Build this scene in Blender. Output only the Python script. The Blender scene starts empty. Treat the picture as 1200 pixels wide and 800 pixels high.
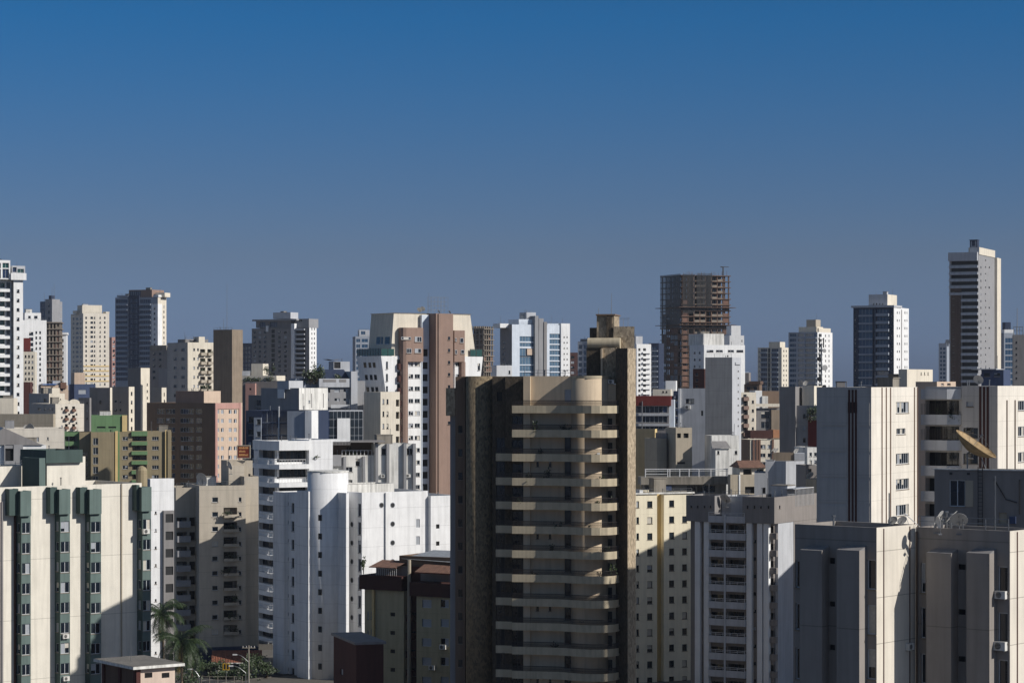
import bpy, math, random
from math import radians as R_
rnd = random.Random(7)
C = bpy.context.scene.collection
SC = bpy.context.scene
# ------------------------------------------------------------ camera, sky, sun, exposure
HT, FP, PX, PY = 50.0, 2833.0, 600.0, 448.0      # eye height, focal length in photo pixels, horizon
cd = bpy.data.cameras.new('camera'); cam = bpy.data.objects.new('camera', cd); C.objects.link(cam)
cam.location = (0, 0, HT); cam.rotation_euler = (R_(90), 0, 0)
cd.sensor_width = 36; cd.lens = 36*FP/1200; cd.shift_y = (PY-400)/1200; cd.clip_start = 1; cd.clip_end = 30000
SC.camera = cam
AZ, EL = 67.0, 31.0                               # sun: degrees right of the direction back to the camera, height
sdir = (math.sin(R_(AZ))*math.cos(R_(EL)), -math.cos(R_(AZ))*math.cos(R_(EL)), math.sin(R_(EL)))
W = bpy.data.worlds.new('World'); SC.world = W; W.use_nodes = True
nt = W.node_tree; bg = nt.nodes['Background']
sky = nt.nodes.new('ShaderNodeTexSky'); sky.sky_type = 'NISHITA'; sky.sun_disc = False
sky.sun_elevation = R_(EL); sky.sun_rotation = math.atan2(sdir[0], sdir[1])
sky.air_density = 1.0; sky.dust_density = 1.0; sky.ozone_density = 3.0; sky.altitude = 700
N_ = nt.nodes.new; L_ = nt.links.new
tcw = N_('ShaderNodeTexCoord'); sxw = N_('ShaderNodeSeparateXYZ'); L_(tcw.outputs['Generated'], sxw.inputs[0])
rmp = N_('ShaderNodeValToRGB'); L_(sxw.outputs[2], rmp.inputs[0]); els = rmp.color_ramp.elements     # polarised, graded sky: tint by height above the horizon
els[0].position = 0.0169; els[0].color = (0.325, 0.435, 0.84, 1); els[1].position = 0.0522; els[1].color = (0.31, 0.383, 0.615, 1)
for ps, cl in ((0.0872, (0.235, 0.384, 0.635, 1)), (0.1219, (0.151, 0.393, 0.677, 1)), (0.1494, (0.091, 0.396, 0.702, 1)), (.26, (.10, .24, .46, 1)), (.40, (1.0, .90, .78, 1))): q = els.new(ps); q.color = cl
mxw = N_('ShaderNodeMix'); mxw.data_type = 'RGBA'; mxw.blend_type = 'MULTIPLY'; mxw.inputs['Factor'].default_value = 1
L_(sky.outputs[0], mxw.inputs['A']); L_(rmp.outputs[0], mxw.inputs['B']); L_(mxw.outputs['Result'], bg.inputs['Color'])

bg.inputs['Strength'].default_value = 0.085
sl = bpy.data.lights.new('sun', 'SUN'); so = bpy.data.objects.new('sun', sl); C.objects.link(so)
sl.energy = 4.25; sl.angle = R_(0.53); sl.color = (1.0, 0.955, 0.89)
from mathutils import Vector
so.rotation_euler = Vector(sdir).to_track_quat('Z', 'Y').to_euler(); so.location = (200, -200, 300)
SC.view_settings.view_transform = 'Standard'; SC.view_settings.look = 'None'
SC.view_settings.exposure = 0.0; SC.view_settings.gamma = 1.0
SC.render.engine = 'CYCLES'
# ------------------------------------------------------------ materials
MATS = {}
def lin(c):
    f = lambda v: v/12.92 if v <= .04045 else ((v+.055)/1.055)**2.4
    return tuple(f(v/255.0) for v in c)
def newmat(name):
    m = bpy.data.materials.new(name); m.use_nodes = True
    return m, m.node_tree, m.node_tree.nodes['Principled BSDF']
def wallmat(name, rgb, jz=0, jx=0, streak=.22, rough=.85, grain=.1, jw=.05, jd=.55):
    """painted render: rgb is the paint (sRGB 0-255); weather streaks, blotches, optional panel joints every jz/jx metres"""
    m, t, p = newmat(name); N = t.nodes.new; L = t.links.new
    tc = N('ShaderNodeTexCoord'); mp = N('ShaderNodeMapping'); L(tc.outputs['Object'], mp.inputs[0])
    mp.inputs['Scale'].default_value = (1.9, 1.9, .12); mp.inputs['Location'].default_value = (rnd.uniform(0, 50), rnd.uniform(0, 50), 0)
    n1 = N('ShaderNodeTexNoise'); n1.inputs['Scale'].default_value = 1.0; n1.inputs['Detail'].default_value = 5; L(mp.outputs[0], n1.inputs['Vector'])
    r1 = N('ShaderNodeMapRange'); r1.inputs[1].default_value = .42; r1.inputs[2].default_value = .78; r1.inputs[3].default_value = 1; r1.inputs[4].default_value = 1-streak*1.0
    L(n1.outputs[0], r1.inputs[0])
    n2 = N('ShaderNodeTexNoise'); n2.inputs['Scale'].default_value = .35; n2.inputs['Detail'].default_value = 8; n2.inputs['Roughness'].default_value = .65; L(tc.outputs['Object'], n2.inputs['Vector'])
    r2 = N('ShaderNodeMapRange'); r2.inputs[1].default_value = .3; r2.inputs[2].default_value = .7; r2.inputs[3].default_value = 1-grain; r2.inputs[4].default_value = 1+grain*.4
    L(n2.outputs[0], r2.inputs[0])
    mu = N('ShaderNodeMath'); mu.operation = 'MULTIPLY'; L(r1.outputs[0], mu.inputs[0]); L(r2.outputs[0], mu.inputs[1])
    out = mu.outputs[0]
    if jz or jx:
        sx = N('ShaderNodeSeparateXYZ'); L(tc.outputs['Object'], sx.inputs[0])
        def joint(sock, s):
            nonlocal out
            a = N('ShaderNodeMath'); a.operation = 'DIVIDE'; L(sock, a.inputs[0]); a.inputs[1].default_value = s
            b = N('ShaderNodeMath'); b.operation = 'FRACT'; L(a.outputs[0], b.inputs[0])
            c = N('ShaderNodeMath'); c.operation = 'LESS_THAN'; L(b.outputs[0], c.inputs[0]); c.inputs[1].default_value = jw/s
            d = N('ShaderNodeMath'); d.operation = 'MULTIPLY_ADD'; L(c.outputs[0], d.inputs[0]); d.inputs[1].default_value = -(1-jd); d.inputs[2].default_value = 1
            e = N('ShaderNodeMath'); e.operation = 'MULTIPLY'; L(out, e.inputs[0]); L(d.outputs[0], e.inputs[1]); out = e.outputs[0]
        if jz: joint(sx.outputs[2], jz)
        if jx: joint(sx.outputs[0], jx)
    vm = N('ShaderNodeVectorMath'); vm.operation = 'SCALE'; vm.inputs[0].default_value = lin(rgb); L(out, vm.inputs['Scale'])
    L(vm.outputs[0], p.inputs['Base Color']); p.inputs['Roughness'].default_value = rough; p.inputs['Specular IOR Level'].default_value = .25
    MATS[name] = m; return m
def stonemat(name, c1, c2, scale=1.6):
    m, t, p = newmat(name); N = t.nodes.new; L = t.links.new
    tc = N('ShaderNodeTexCoord')
    v = N('ShaderNodeTexVoronoi'); v.inputs['Scale'].default_value = scale; mp = N('ShaderNodeMapping'); mp.inputs['Scale'].default_value = (1, 1, .45); L(tc.outputs['Object'], mp.inputs[0]); L(mp.outputs[0], v.inputs['Vector'])
    n = N('ShaderNodeTexNoise'); n.inputs['Scale'].default_value = 3.2; n.inputs['Detail'].default_value = 9; n.inputs['Roughness'].default_value = .75; L(tc.outputs['Object'], n.inputs['Vector'])
    s = N('ShaderNodeSeparateColor'); L(v.outputs['Color'], s.inputs[0])
    a = N('ShaderNodeMath'); a.operation = 'MULTIPLY_ADD'; L(s.outputs[0], a.inputs[0]); a.inputs[1].default_value = .55; 
    b = N('ShaderNodeMath'); b.operation = 'MULTIPLY'; L(n.outputs[0], b.inputs[0]); b.inputs[1].default_value = .6; L(b.outputs[0], a.inputs[2])
    mx = N('ShaderNodeMix'); mx.data_type = 'RGBA'; L(a.outputs[0], mx.inputs['Factor']); mx.inputs['A'].default_value = (*lin(c1), 1); mx.inputs['B'].default_value = (*lin(c2), 1)
    L(mx.outputs['Result'], p.inputs['Base Color']); p.inputs['Roughness'].default_value = .9
    bu = N('ShaderNodeBump'); bu.inputs['Strength'].default_value = .6; bu.inputs['Distance'].default_value = .08; L(a.outputs[0], bu.inputs['Height']); L(bu.outputs[0], p.inputs['Normal'])
    MATS[name] = m; return m
def plain(name, rgb, rough=.6, metal=0, spec=.5, var=.1, scale=2.0):
    m, t, p = newmat(name); N = t.nodes.new; L = t.links.new
    tc = N('ShaderNodeTexCoord'); n = N('ShaderNodeTexNoise'); n.inputs['Scale'].default_value = scale; n.inputs['Detail'].default_value = 4; L(tc.outputs['Object'], n.inputs['Vector'])
    r = N('ShaderNodeMapRange'); r.inputs[1].default_value = .3; r.inputs[2].default_value = .7; r.inputs[3].default_value = 1-var; r.inputs[4].default_value = 1+var; L(n.outputs[0], r.inputs[0])
    vm = N('ShaderNodeVectorMath'); vm.operation = 'SCALE'; vm.inputs[0].default_value = lin(rgb); L(r.outputs[0], vm.inputs['Scale']); L(vm.outputs[0], p.inputs['Base Color'])
    p.inputs['Roughness'].default_value = rough; p.inputs['Metallic'].default_value = metal; p.inputs['Specular IOR Level'].default_value = spec
    MATS[name] = m; return m
def tilemat(name, rgb, axis=0, s=.28):
    m = plain(name, rgb, .85, var=.25, scale=1.5); t = m.node_tree; N = t.nodes.new; L = t.links.new; p = t.nodes['Principled BSDF']
    tc = N('ShaderNodeTexCoord'); w = N('ShaderNodeTexWave'); w.bands_direction = 'XYZ'[axis]; w.inputs['Scale'].default_value = .314/s; w.inputs['Distortion'].default_value = .6
    L(tc.outputs['Object'], w.inputs['Vector']); bu = N('ShaderNodeBump'); bu.inputs['Strength'].default_value = .9; bu.inputs['Distance'].default_value = .1; L(w.outputs['Fac'], bu.inputs['Height']); L(bu.outputs[0], p.inputs['Normal'])
    return m
wallmat('white', (234, 234, 233), streak=.17); wallmat('whitej', (234, 234, 234), jz=3.2, jx=6, streak=.2, jd=.68)
wallmat('cream', (222, 213, 196), streak=.2); wallmat('creamj', (222, 214, 200), jz=3, streak=.2)
wallmat('beige', (192, 182, 166), jz=2.84, streak=.18, jd=.7); wallmat('beige2', (182, 172, 156), streak=.2)
wallmat('tower_cream', (205, 186, 160), streak=.22); wallmat('band_cream', (190, 177, 152), streak=.3, grain=.16)
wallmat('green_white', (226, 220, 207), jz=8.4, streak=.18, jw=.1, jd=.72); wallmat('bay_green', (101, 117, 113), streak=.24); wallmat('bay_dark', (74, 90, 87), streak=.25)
wallmat('grey', (150, 150, 152), streak=.2); wallmat('greyj', (160, 159, 158), jz=3, jx=4.5, streak=.2, jd=.75); wallmat('ltgrey', (188, 190, 194), streak=.2)
wallmat('bluegrey', (158, 165, 176), jz=9, jx=7, streak=.22, jd=.75); wallmat('dkgrey', (138, 135, 134), streak=.2); wallmat('taupe', (140, 134, 130), streak=.18)
wallmat('concrete', (150, 143, 132), streak=.55, grain=.25); wallmat('olive', (154, 141, 114), jz=2.8, streak=.2, jd=.8); wallmat('green', (110, 142, 102), streak=.2)
wallmat('brown', (148, 125, 113), streak=.14); wallmat('dkbrown', (122, 103, 88), streak=.2); wallmat('khaki', (186, 174, 142), jz=2.8, streak=.2, jd=.8); wallmat('tan', (176, 165, 147), jz=5.6, streak=.2, jd=.7)
wallmat('pink', (184, 144, 134), streak=.18); wallmat('peach', (202, 180, 160), jz=3, streak=.15, jd=.85); wallmat('redpaint', (112, 50, 46), streak=.2)
wallmat('brick', (84, 52, 48), jz=.0, streak=.25); wallmat('maroon', (78, 52, 48), streak=.2); wallmat('yellow', (222, 196, 142), streak=.15); wallmat('ivory', (238, 228, 202), jz=5.6, streak=.15, jd=.85)
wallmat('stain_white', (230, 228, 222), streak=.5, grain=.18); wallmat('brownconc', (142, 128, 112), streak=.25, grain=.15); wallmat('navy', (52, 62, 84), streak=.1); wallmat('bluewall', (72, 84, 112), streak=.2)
wallmat('qwall', (150, 143, 137), jz=5.66, streak=.2, jw=.07, jd=.72); wallmat('pwall', (228, 221, 209), jz=3.02, streak=.19, jd=.78); wallmat('pshade', (186, 182, 178), jz=3.02, jx=2.2, streak=.16, jd=.78)  # pshade: pwall darkened, shade of the turned-away faces put into the colour
wallmat('rose', (214, 194, 178), streak=.16); wallmat('roof', (128, 124, 118), streak=.3, grain=.3); wallmat('bwhite', (214, 222, 232), streak=.15)
wallmat('slab', (140, 130, 118), streak=.3); wallmat('rust', (126, 97, 84), streak=.3, grain=.3); wallmat('mud', (104, 84, 72), streak=.3)
stonemat('stone', (82, 71, 58), (198, 180, 153), 5.5); stonemat('stone_half_shaded', (58, 49, 38), (150, 133, 106), 5.5); stonemat('stone_dark', (40, 35, 30), (100, 88, 72), 5.5)  # the two darker stones carry the tower's shade in their colour
plain('glass', (24, 32, 42), .07, spec=.6, var=.3, scale=.5); plain('glass2', (38, 46, 54), .12, spec=.6, var=.3, scale=.5); plain('dark', (16, 17, 20), .6)
plain('blueglass', (40, 74, 104), .06, spec=.7, var=.25, scale=.3); plain('skyglass', (82, 110, 132), .1, spec=.7, var=.2, scale=.3); plain('greenglass', (26, 70, 64), .08, spec=.7, var=.2); plain('navyglass', (28, 44, 74), .08, spec=.7, var=.25, scale=.3)
plain('curtain', (190, 184, 172), .5, var=.12, scale=6); plain('blind', (158, 162, 168), .4, var=.1, scale=6); plain('alu', (196, 198, 200), .35, metal=.0); plain('frame_dark', (44, 42, 42), .4)
plain('steel', (128, 130, 132), .4, metal=.7); plain('rail_dark', (40, 34, 32), .5); plain('rail_light', (206, 206, 206), .4); plain('dish', (196, 194, 190), .5); plain('meshdish', (158, 134, 98), .7, var=.25)
plain('trunk', (112, 98, 82), .9, var=.2); plain('stem', (70, 56, 42), .9); plain('orange', (168, 118, 84), .6); plain('signred', (110, 40, 24), .5); plain('signtext', (204, 150, 96), .5); plain('yellowsign', (214, 168, 24), .5)
plain('asphalt', (58, 57, 58), .9, var=.2, scale=.6); plain('pavement', (92, 88, 82), .9, var=.15, scale=.5); plain('ground', (84, 79, 70), .95, var=.25, scale=.02); plain('paint_white', (210, 208, 200), .7); plain('acwhite', (208, 206, 200), .5)
tilemat('tiles', (128, 96, 80)); tilemat('tilesd', (128, 78, 58)); plain('tarp', (52, 96, 156), .6); plain('metalroof', (150, 154, 158), .5, var=.2)
def leafmat(name, rgb):
    m, t, p = newmat(name); N = t.nodes.new; L = t.links.new
    oi = N('ShaderNodeNewGeometry'); r = N('ShaderNodeMapRange'); r.inputs[3].default_value = .6; r.inputs[4].default_value = 1.5; L(oi.outputs['Random Per Island'], r.inputs[0])
    vm = N('ShaderNodeVectorMath'); vm.operation = 'SCALE'; vm.inputs[0].default_value = lin(rgb); L(r.outputs[0], vm.inputs['Scale']); L(vm.outputs[0], p.inputs['Base Color']); p.inputs['Roughness'].default_value = .55
    MATS[name] = m
leafmat('leaf', (42, 56, 28)); leafmat('palmleaf', (40, 56, 26)); leafmat('dryleaf', (120, 104, 52))
# ------------------------------------------------------------ mesh helpers
class MB:
    def __init__(s): s.v = []; s.f = []; s.mi = []; s.m = []
    def k(s, mat):
        if mat not in s.m: s.m.append(mat)
        return s.m.index(mat)
    def face(s, pts, mat):
        b = len(s.v); s.v += [tuple(p) for p in pts]; s.f.append(tuple(range(b, b+len(pts)))); s.mi.append(s.k(mat))
    def box(s, x0, x1, y0, y1, z0, z1, mat, T=None):
        P = [(x0,y0,z0),(x1,y0,z0),(x1,y1,z0),(x0,y1,z0),(x0,y0,z1),(x1,y0,z1),(x1,y1,z1),(x0,y1,z1)]
        if T: P = [T(*p) for p in P]
        b = len(s.v); s.v += P; k = s.k(mat)
        for q in ((3,2,1,0),(4,5,6,7),(0,1,5,4),(1,2,6,5),(2,3,7,6),(3,0,4,7)):
            s.f.append(tuple(b+i for i in q)); s.mi.append(k)
    def loft(s, A, za, Bp, zb, mat, cap=True, top=None):
        n = len(A); b = len(s.v); s.v += [(p[0], p[1], za) for p in A]+[(p[0], p[1], zb) for p in Bp]; k = s.k(mat)
        for i in range(n):
            j = (i+1) % n; s.f.append((b+i, b+j, b+n+j, b+n+i)); s.mi.append(k)
        if cap:
            s.f.append(tuple(b+n+i for i in range(n))); s.mi.append(s.k(top or mat)); s.f.append(tuple(b+i for i in reversed(range(n)))); s.mi.append(k)
    def prism(s, P, z0, z1, mat, top=None): s.loft(P, z0, P, z1, mat, True, top)
    def tube(s, p, q, r, mat, n=6, r2=None):
        p = Vector(p); q = Vector(q); d = (q-p).normalized(); a = d.orthogonal().normalized(); c = d.cross(a); r2 = r if r2 is None else r2
        b = len(s.v); k = s.k(mat)
        for o, rr in ((p, r), (q, r2)):
            for i in range(n):
                t = 2*math.pi*i/n; s.v.append(tuple(o+(a*math.cos(t)+c*math.sin(t))*rr))
        for i in range(n): j = (i+1) % n; s.f.append((b+i, b+j, b+n+j, b+n+i)); s.mi.append(k)
        s.f.append(tuple(b+i for i in reversed(range(n)))); s.mi.append(k); s.f.append(tuple(b+n+i for i in range(n))); s.mi.append(k)
    def grid(s, T, W0, W1, z0, z1, holes, mat, depth=.2):
        """wall on plane T(u, inward, z) with real openings; reveals go inward"""
        us = {W0, W1}; zs = {z0, z1}
        H = []
        for h in holes:
            a, b_, c, d = max(h[0], W0), min(h[1], W1), max(h[2], z0), min(h[3], z1)
            if b_-a < .05 or d-c < .05: continue
            H.append((a, b_, c, d, h[5])); us |= {a, b_}; zs |= {c, d}
        us = sorted(us); zs = sorted(zs)
        for i in range(len(us)-1):
            if us[i+1]-us[i] < 1e-5: continue
            um = (us[i]+us[i+1])/2; run = None
            col = [h for h in H if h[0] < um < h[1]]
            for j in range(len(zs)-1):
                zm = (zs[j]+zs[j+1])/2
                solid = not any(h[2] < zm < h[3] for h in col)
                if solid and run is None: run = zs[j]
                if run is not None and (not solid or j == len(zs)-2):
                    e = zs[j+1] if solid else zs[j]
                    s.face([T(us[i],0,run), T(us[i+1],0,run), T(us[i+1],0,e), T(us[i],0,e)], mat); run = None
        for a, b_, c, d, dp in H:
            s.face([T(a,0,c), T(b_,0,c), T(b_,dp,c), T(a,dp,c)], mat); s.face([T(a,0,d), T(a,dp,d), T(b_,dp,d), T(b_,0,d)], mat)
            s.face([T(a,0,c), T(a,dp,c), T(a,dp,d), T(a,0,d)], mat); s.face([T(b_,0,c), T(b_,0,d), T(b_,dp,d), T(b_,dp,c)], mat)
    def mesh(s, name):
        me = bpy.data.meshes.new(name); me.from_pydata(s.v, [], s.f)
        for m in s.m: me.materials.append(MATS[m])
        me.polygons.foreach_set('material_index', s.mi); me.update(); return me
    def obj(s, name, parent=None, loc=None, kind=None, smooth=False):
        me = s.mesh(name)
        if smooth:
            me.polygons.foreach_set('use_smooth', [True]*len(me.polygons))
        o = bpy.data.objects.new(name, me); C.objects.link(o)
        if parent: o.parent = parent
        if loc: o.location = loc
        if kind: o['kind'] = kind
        return o
def empty(name, label, cat, loc, rz=0, group=None):
    o = bpy.data.objects.new(name, None); C.objects.link(o); o.location = loc; o.rotation_euler = (0, 0, rz); o.empty_display_size = 2
    o['label'] = label; o['category'] = cat
    if len(label.split()) > 16: print('LONG', label)
    if group: o['group'] = group
    return o
def part(name, me, parent, loc=(0,0,0), rz=0):
    o = bpy.data.objects.new(name, me); C.objects.link(o); o.parent = parent; o.location = loc; o.rotation_euler = (0, 0, rz); return o
def wx(px, D): return (px-PX)/FP*D
def wz(py, D): return HT+(PY-py)/FP*D
# ------------------------------------------------------------ windows (unit meshes, cached)
WC = {}
def panes(kind):
    r = rnd.random()
    if kind == 'far': return 'glass' if r < .8 else ('glass2' if r < .92 else 'blind')
    return 'glass' if r < .5 else ('glass2' if r < .72 else ('curtain' if r < .85 else 'blind'))
def wmesh(style, w, h, var):
    w = round(w, 2); h = round(h, 2); key = (style, w, h, var)
    if key in WC: return WC[key]
    m = MB(); st = rnd.getstate(); rnd.seed(str(key))
    d = .17
    if style in ('win', 'dwin', 'rib', 'bwin', 'balc'):
        fm = 'frame_dark' if style in ('dwin', 'balc') else 'alu'; t = .07 if h > .5 else .04
        m.box(-.08, w+.08, -.06, .05, -.09, -.004, 'slab')
        n = max(1, round(w/(.75 if style != 'rib' else 1.1))); n = min(n, 14)
        m.box(0, w, d-.06, d, 0, t, fm); m.box(0, w, d-.06, d, h-t, h, fm)
        for i in range(n+1):
            x = i*(w-t)/n; m.box(x, x+t, d-.058, d, t, h-t, fm)
        for i in range(n):
            x = i*(w-t)/n+t; x1 = (i+1)*(w-t)/n; a = panes(style)
            if style == 'bwin' : a = rnd.choice(['skyglass', 'blueglass', 'skyglass'])
            if style == 'rib' : a = rnd.choice(['glass', 'glass', 'glass2', 'navyglass', 'blind' if rnd.random() < .3 else 'glass'])
            if style == 'balc': a = rnd.choice(['glass', 'glass', 'dark', 'glass2'])
            if a in ('curtain', 'blind') and rnd.random() < .5:
                c = t+(h-2*t)*rnd.uniform(.3, .7); m.face([(x,d-.02,t),(x1,d-.02,t),(x1,d-.02,c),(x,d-.02,c)], 'glass'); m.face([(x,d-.02,c),(x1,d-.02,c),(x1,d-.02,h-t),(x,d-.02,h-t)], a)
            else: m.face([(x,d-.02,t),(x1,d-.02,t),(x1,d-.02,h-t),(x,d-.02,h-t)], a)
    elif style == 'shut':                                   # closed pale shutter, half of it sometimes slid open
        m.box(0, w, d-.06, d, 0, .06, 'alu'); m.box(0, w, d-.06, d, h-.06, h, 'alu')
        o = rnd.random()
        for i in range(2):
            m.face([(w*i/2,d-.02-.02*i,.06),(w*(i+1)/2,d-.02-.02*i,.06),(w*(i+1)/2,d-.02-.02*i,h-.06),(w*i/2,d-.02-.02*i,h-.06)], 'glass' if (o < .3 and i == 0) else 'blind')
    elif style == 'vent':
        n = max(2, int(h/.15))
        for i in range(n): m.box(0, w, .04, .12, i*h/n, i*h/n+.05, 'frame_dark')
        m.face([(0,d,0),(w,d,0),(w,d,h),(0,d,h)], 'dark')
    elif style == 'loggia':                                 # back of a recessed balcony: plaster with a glazed door
        a = .12*w; b = w*rnd.uniform(.55, .85); hh = h*.88
        m.face([(0,d,0),(w,d,0),(w,d,h),(0,d,h)], 'taupe'); m.box(a, b, d-.08, d-.004, .02, hh, 'frame_dark'); m.face([(a+.06,d-.083,.1),(b-.06,d-.083,.1),(b-.06,d-.083,hh-.08),(a+.06,d-.083,hh-.08)], rnd.choice(['glass', 'glass', 'glass2', 'curtain']))
    else:
        mt = {'far': panes('far'), 'hole': 'dark', 'navy': 'navyglass', 'blue': 'blueglass', 'sky': 'skyglass', 'green': 'greenglass', 'louv': 'blind', 'panel': 'tan'}[style]
        m.face([(0,d-.01,0),(w,d-.01,0),(w,d-.01,h),(0,d-.01,h)], mt)
        if style == 'far':
            m.box(-.08, w+.08, -.07, .05, -.1, -.004, 'slab')
            if var % 3 == 0: q = h*rnd.uniform(.3, .7); m.face([(0,d-.02,h-q),(w*.5,d-.02,h-q),(w*.5,d-.02,h),(0,d-.02,h)], rnd.choice(['blind', 'curtain', 'glass2']))
        if style in ('far', 'navy', 'blue', 'green', 'sky') and w > .8:
            fm = 'alu' if style != 'far' or var % 2 else 'frame_dark'
            n = max(1, min(10, round(w/1.3)))
            for i in range(1, n): m.box(w*i/n-.03, w*i/n+.03, d-.06, d, 0, h, fm)
            m.box(0, w, d-.058, d, 0, .06, fm)
    rnd.setstate(st); WC[key] = m.mesh('window'); return WC[key]
NVAR = 7
SPL = {}
def split_window(me):
    """a near window as two meshes: its panes, and the frame with the sill"""
    if me.name in SPL: return SPL[me.name]
    A, B_ = MB(), MB()
    for p in me.polygons:
        mt = me.materials[p.material_index].name; (B_ if mt in ('alu', 'frame_dark', 'slab') else A).face([me.vertices[i].co for i in p.vertices], mt)
    SPL[me.name] = (A.mesh('window'), B_.mesh('frame') if B_.f else None); return SPL[me.name]
def rows(y0, h, p, n): return [(y0+i*p, y0+i*p+h) for i in range(n)]
class Bld:
    """one building: local x along its front, y into its depth, z up; a = turn in degrees, cpx = photo column of the nearest corner, D its distance"""
    def __init__(s, name, label, cat, a, cpx, D, l=None, r=None, d=12, w=12, group=None):
        a = R_(a); s.ux = (math.cos(a), math.sin(a)); s.uy = (-math.sin(a), math.cos(a)); c = (wx(cpx, D), D); s.D = D
        s.O = c; s.w = w; s.d = d; s.wins = []; s.roofs = []; s.a = a
        if a >= 0:
            if r is not None: s.w = s.X(r)
            if l is not None: s.d = s.Y(l, 0)
        else:
            if l is not None: s.w = -s.X(l)
            s.O = (c[0]-s.w*s.ux[0], c[1]-s.w*s.ux[1])
            if r is not None: s.d = s.Y(r, s.w)
        if s.d <= .5: s.d = d
        assert s.w > 0, (name, label, s.w, s.d)
        s.root = empty(name, label, cat, (s.O[0], s.O[1], 0), a, group)
    def X(s, px, y=0):
        k = (px-PX)/FP; ox = s.O[0]+s.uy[0]*y; oy = s.O[1]+s.uy[1]*y
        return (k*oy-ox)/(s.ux[0]-k*s.ux[1])
    def Y(s, px, x):
        k = (px-PX)/FP; ox = s.O[0]+s.ux[0]*x; oy = s.O[1]+s.ux[1]*x
        return (k*oy-ox)/(s.uy[0]-k*s.uy[1])
    def Z(s, py, x=None, y=0):
        if x is None: x = 0 if s.a >= 0 else s.w
        return wz(py, s.O[1]+s.ux[1]*x+s.uy[1]*y)
    def world(s, x, y, z): return (s.O[0]+s.ux[0]*x+s.uy[0]*y, s.O[1]+s.ux[1]*x+s.uy[1]*y, z)
    # openings given by photo columns and rows -> (u0, u1, z0, z1, style, depth)
    def gF(s, cols, rws, style='win', y=0, dp=.2):
        o = []
        for a, b in cols:
            u0 = s.X(a, y); u1 = s.X(b, y)
            for t, q in rws: z0 = s.Z(q, u0, y); z1 = s.Z(t, u0, y); o.append((u0, u1, z0, z1, style, dp))
        return o
    def gS(s, cols, rws, x, style='win', dp=.2):
        o = []
        for a, b in cols:
            u0, u1 = sorted((s.Y(a, x), s.Y(b, x)))
            for t, q in rws: z0 = s.Z(q, x, u0); z1 = s.Z(t, x, u0); o.append((u0, u1, z0, z1, style, dp))
        return o
    def TF(s, y): return lambda u, i, z: (u, y+i, z)
    def TR(s, x): return lambda u, i, z: (x-i, u, z)
    def TL(s, x): return lambda u, i, z: (x+i, u, z)
    def box(s, name, mat, x0, x1, y0, y1, z0, z1, F=(), R=(), L=(), side=None, par=.7, lmat=None, roof='roof', label=None):
        """hollow walled block with openings; par = parapet height"""
        if x1 < x0: x0, x1 = x1, x0
        if par > .25 and x1-x0 > 3.5 and y1-y0 > 3.5 and z1 > 12: s.roofs.append((x0, x1, y0, y1, z1-min(par, (z1-z0)*.4), z1))
        m = MB(); side = side or mat
        m.grid(s.TF(y0), x0, x1, z0, z1, F, mat); m.grid(s.TR(x1), y0, y1, z0, z1, R, side); m.grid(s.TL(x0), y0, y1, z0, z1, L, lmat or side)
        m.face([(x1,y1,z0),(x0,y1,z0),(x0,y1,z1),(x1,y1,z1)], side)
        p = min(par, (z1-z0)*.4); t = min(.22, (x1-x0)*.2, (y1-y0)*.2)
        if p > 0:
            m.face([(x0,y0,z1),(x1,y0,z1),(x1-t,y0+t,z1),(x0+t,y0+t,z1)], mat); m.face([(x1,y0,z1),(x1,y1,z1),(x1-t,y1-t,z1),(x1-t,y0+t,z1)], mat)
            m.face([(x1,y1,z1),(x0,y1,z1),(x0+t,y1-t,z1),(x1-t,y1-t,z1)], mat); m.face([(x0,y1,z1),(x0,y0,z1),(x0+t,y0+t,z1),(x0+t,y1-t,z1)], mat)
            q = [(x0+t,y0+t),(x1-t,y0+t),(x1-t,y1-t),(x0+t,y1-t)]
            for i in range(4):
                a, b = q[i], q[(i+1) % 4]; m.face([(*b,z1-p),(*a,z1-p),(*a,z1),(*b,z1)], mat)
            m.face([(*c, z1-p) for c in q], roof)
        else: m.face([(x0,y0,z1),(x1,y0,z1),(x1,y1,z1),(x0,y1,z1)], roof)
        o = m.obj(name, s.root)
        if label: o['label'] = label
        for hs, f, pl, lo, hi in ((F,'F',y0,x0,x1), (R,'R',x1,y0,y1), (L,'L',x0,y0,y1)):
            for h in hs:
                a, b, c, d = max(h[0],lo), min(h[1],hi), max(h[2],z0), min(h[3],z1)
                if b-a < .05 or d-c < .05: continue
                s.wins.append((f, pl, a, b, c, d, h[4], h[5]))
        return o
    def pbox(s, name, mat, l, r, top, bot=None, y0=0, y1=None, **k):
        """block whose front edge columns and top/bottom rows are read off the photo"""
        x0 = s.X(l, y0); x1 = s.X(r, y0); y1 = s.d if y1 is None else y1
        z1 = s.Z(top, (x0+x1)/2, y0); z0 = 0 if bot is None else s.Z(bot, (x0+x1)/2, y0)
        return s.box(name, mat, x0, x1, y0, y1, z0, z1, **k)
    def mass(s, mat, top, F=(), R=(), L=(), **k):
        return s.box('wall', mat, 0, s.w, 0, s.d, 0, s.Z(top), F=F, R=R, L=L, **k)
    def solid(s, name, mat, x0, x1, y0, y1, z0, z1, label=None):
        m = MB(); m.box(min(x0,x1), max(x0,x1), y0, y1, z0, z1, mat); o = m.obj(name, s.root)
        if label: o['label'] = label
        return o
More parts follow.
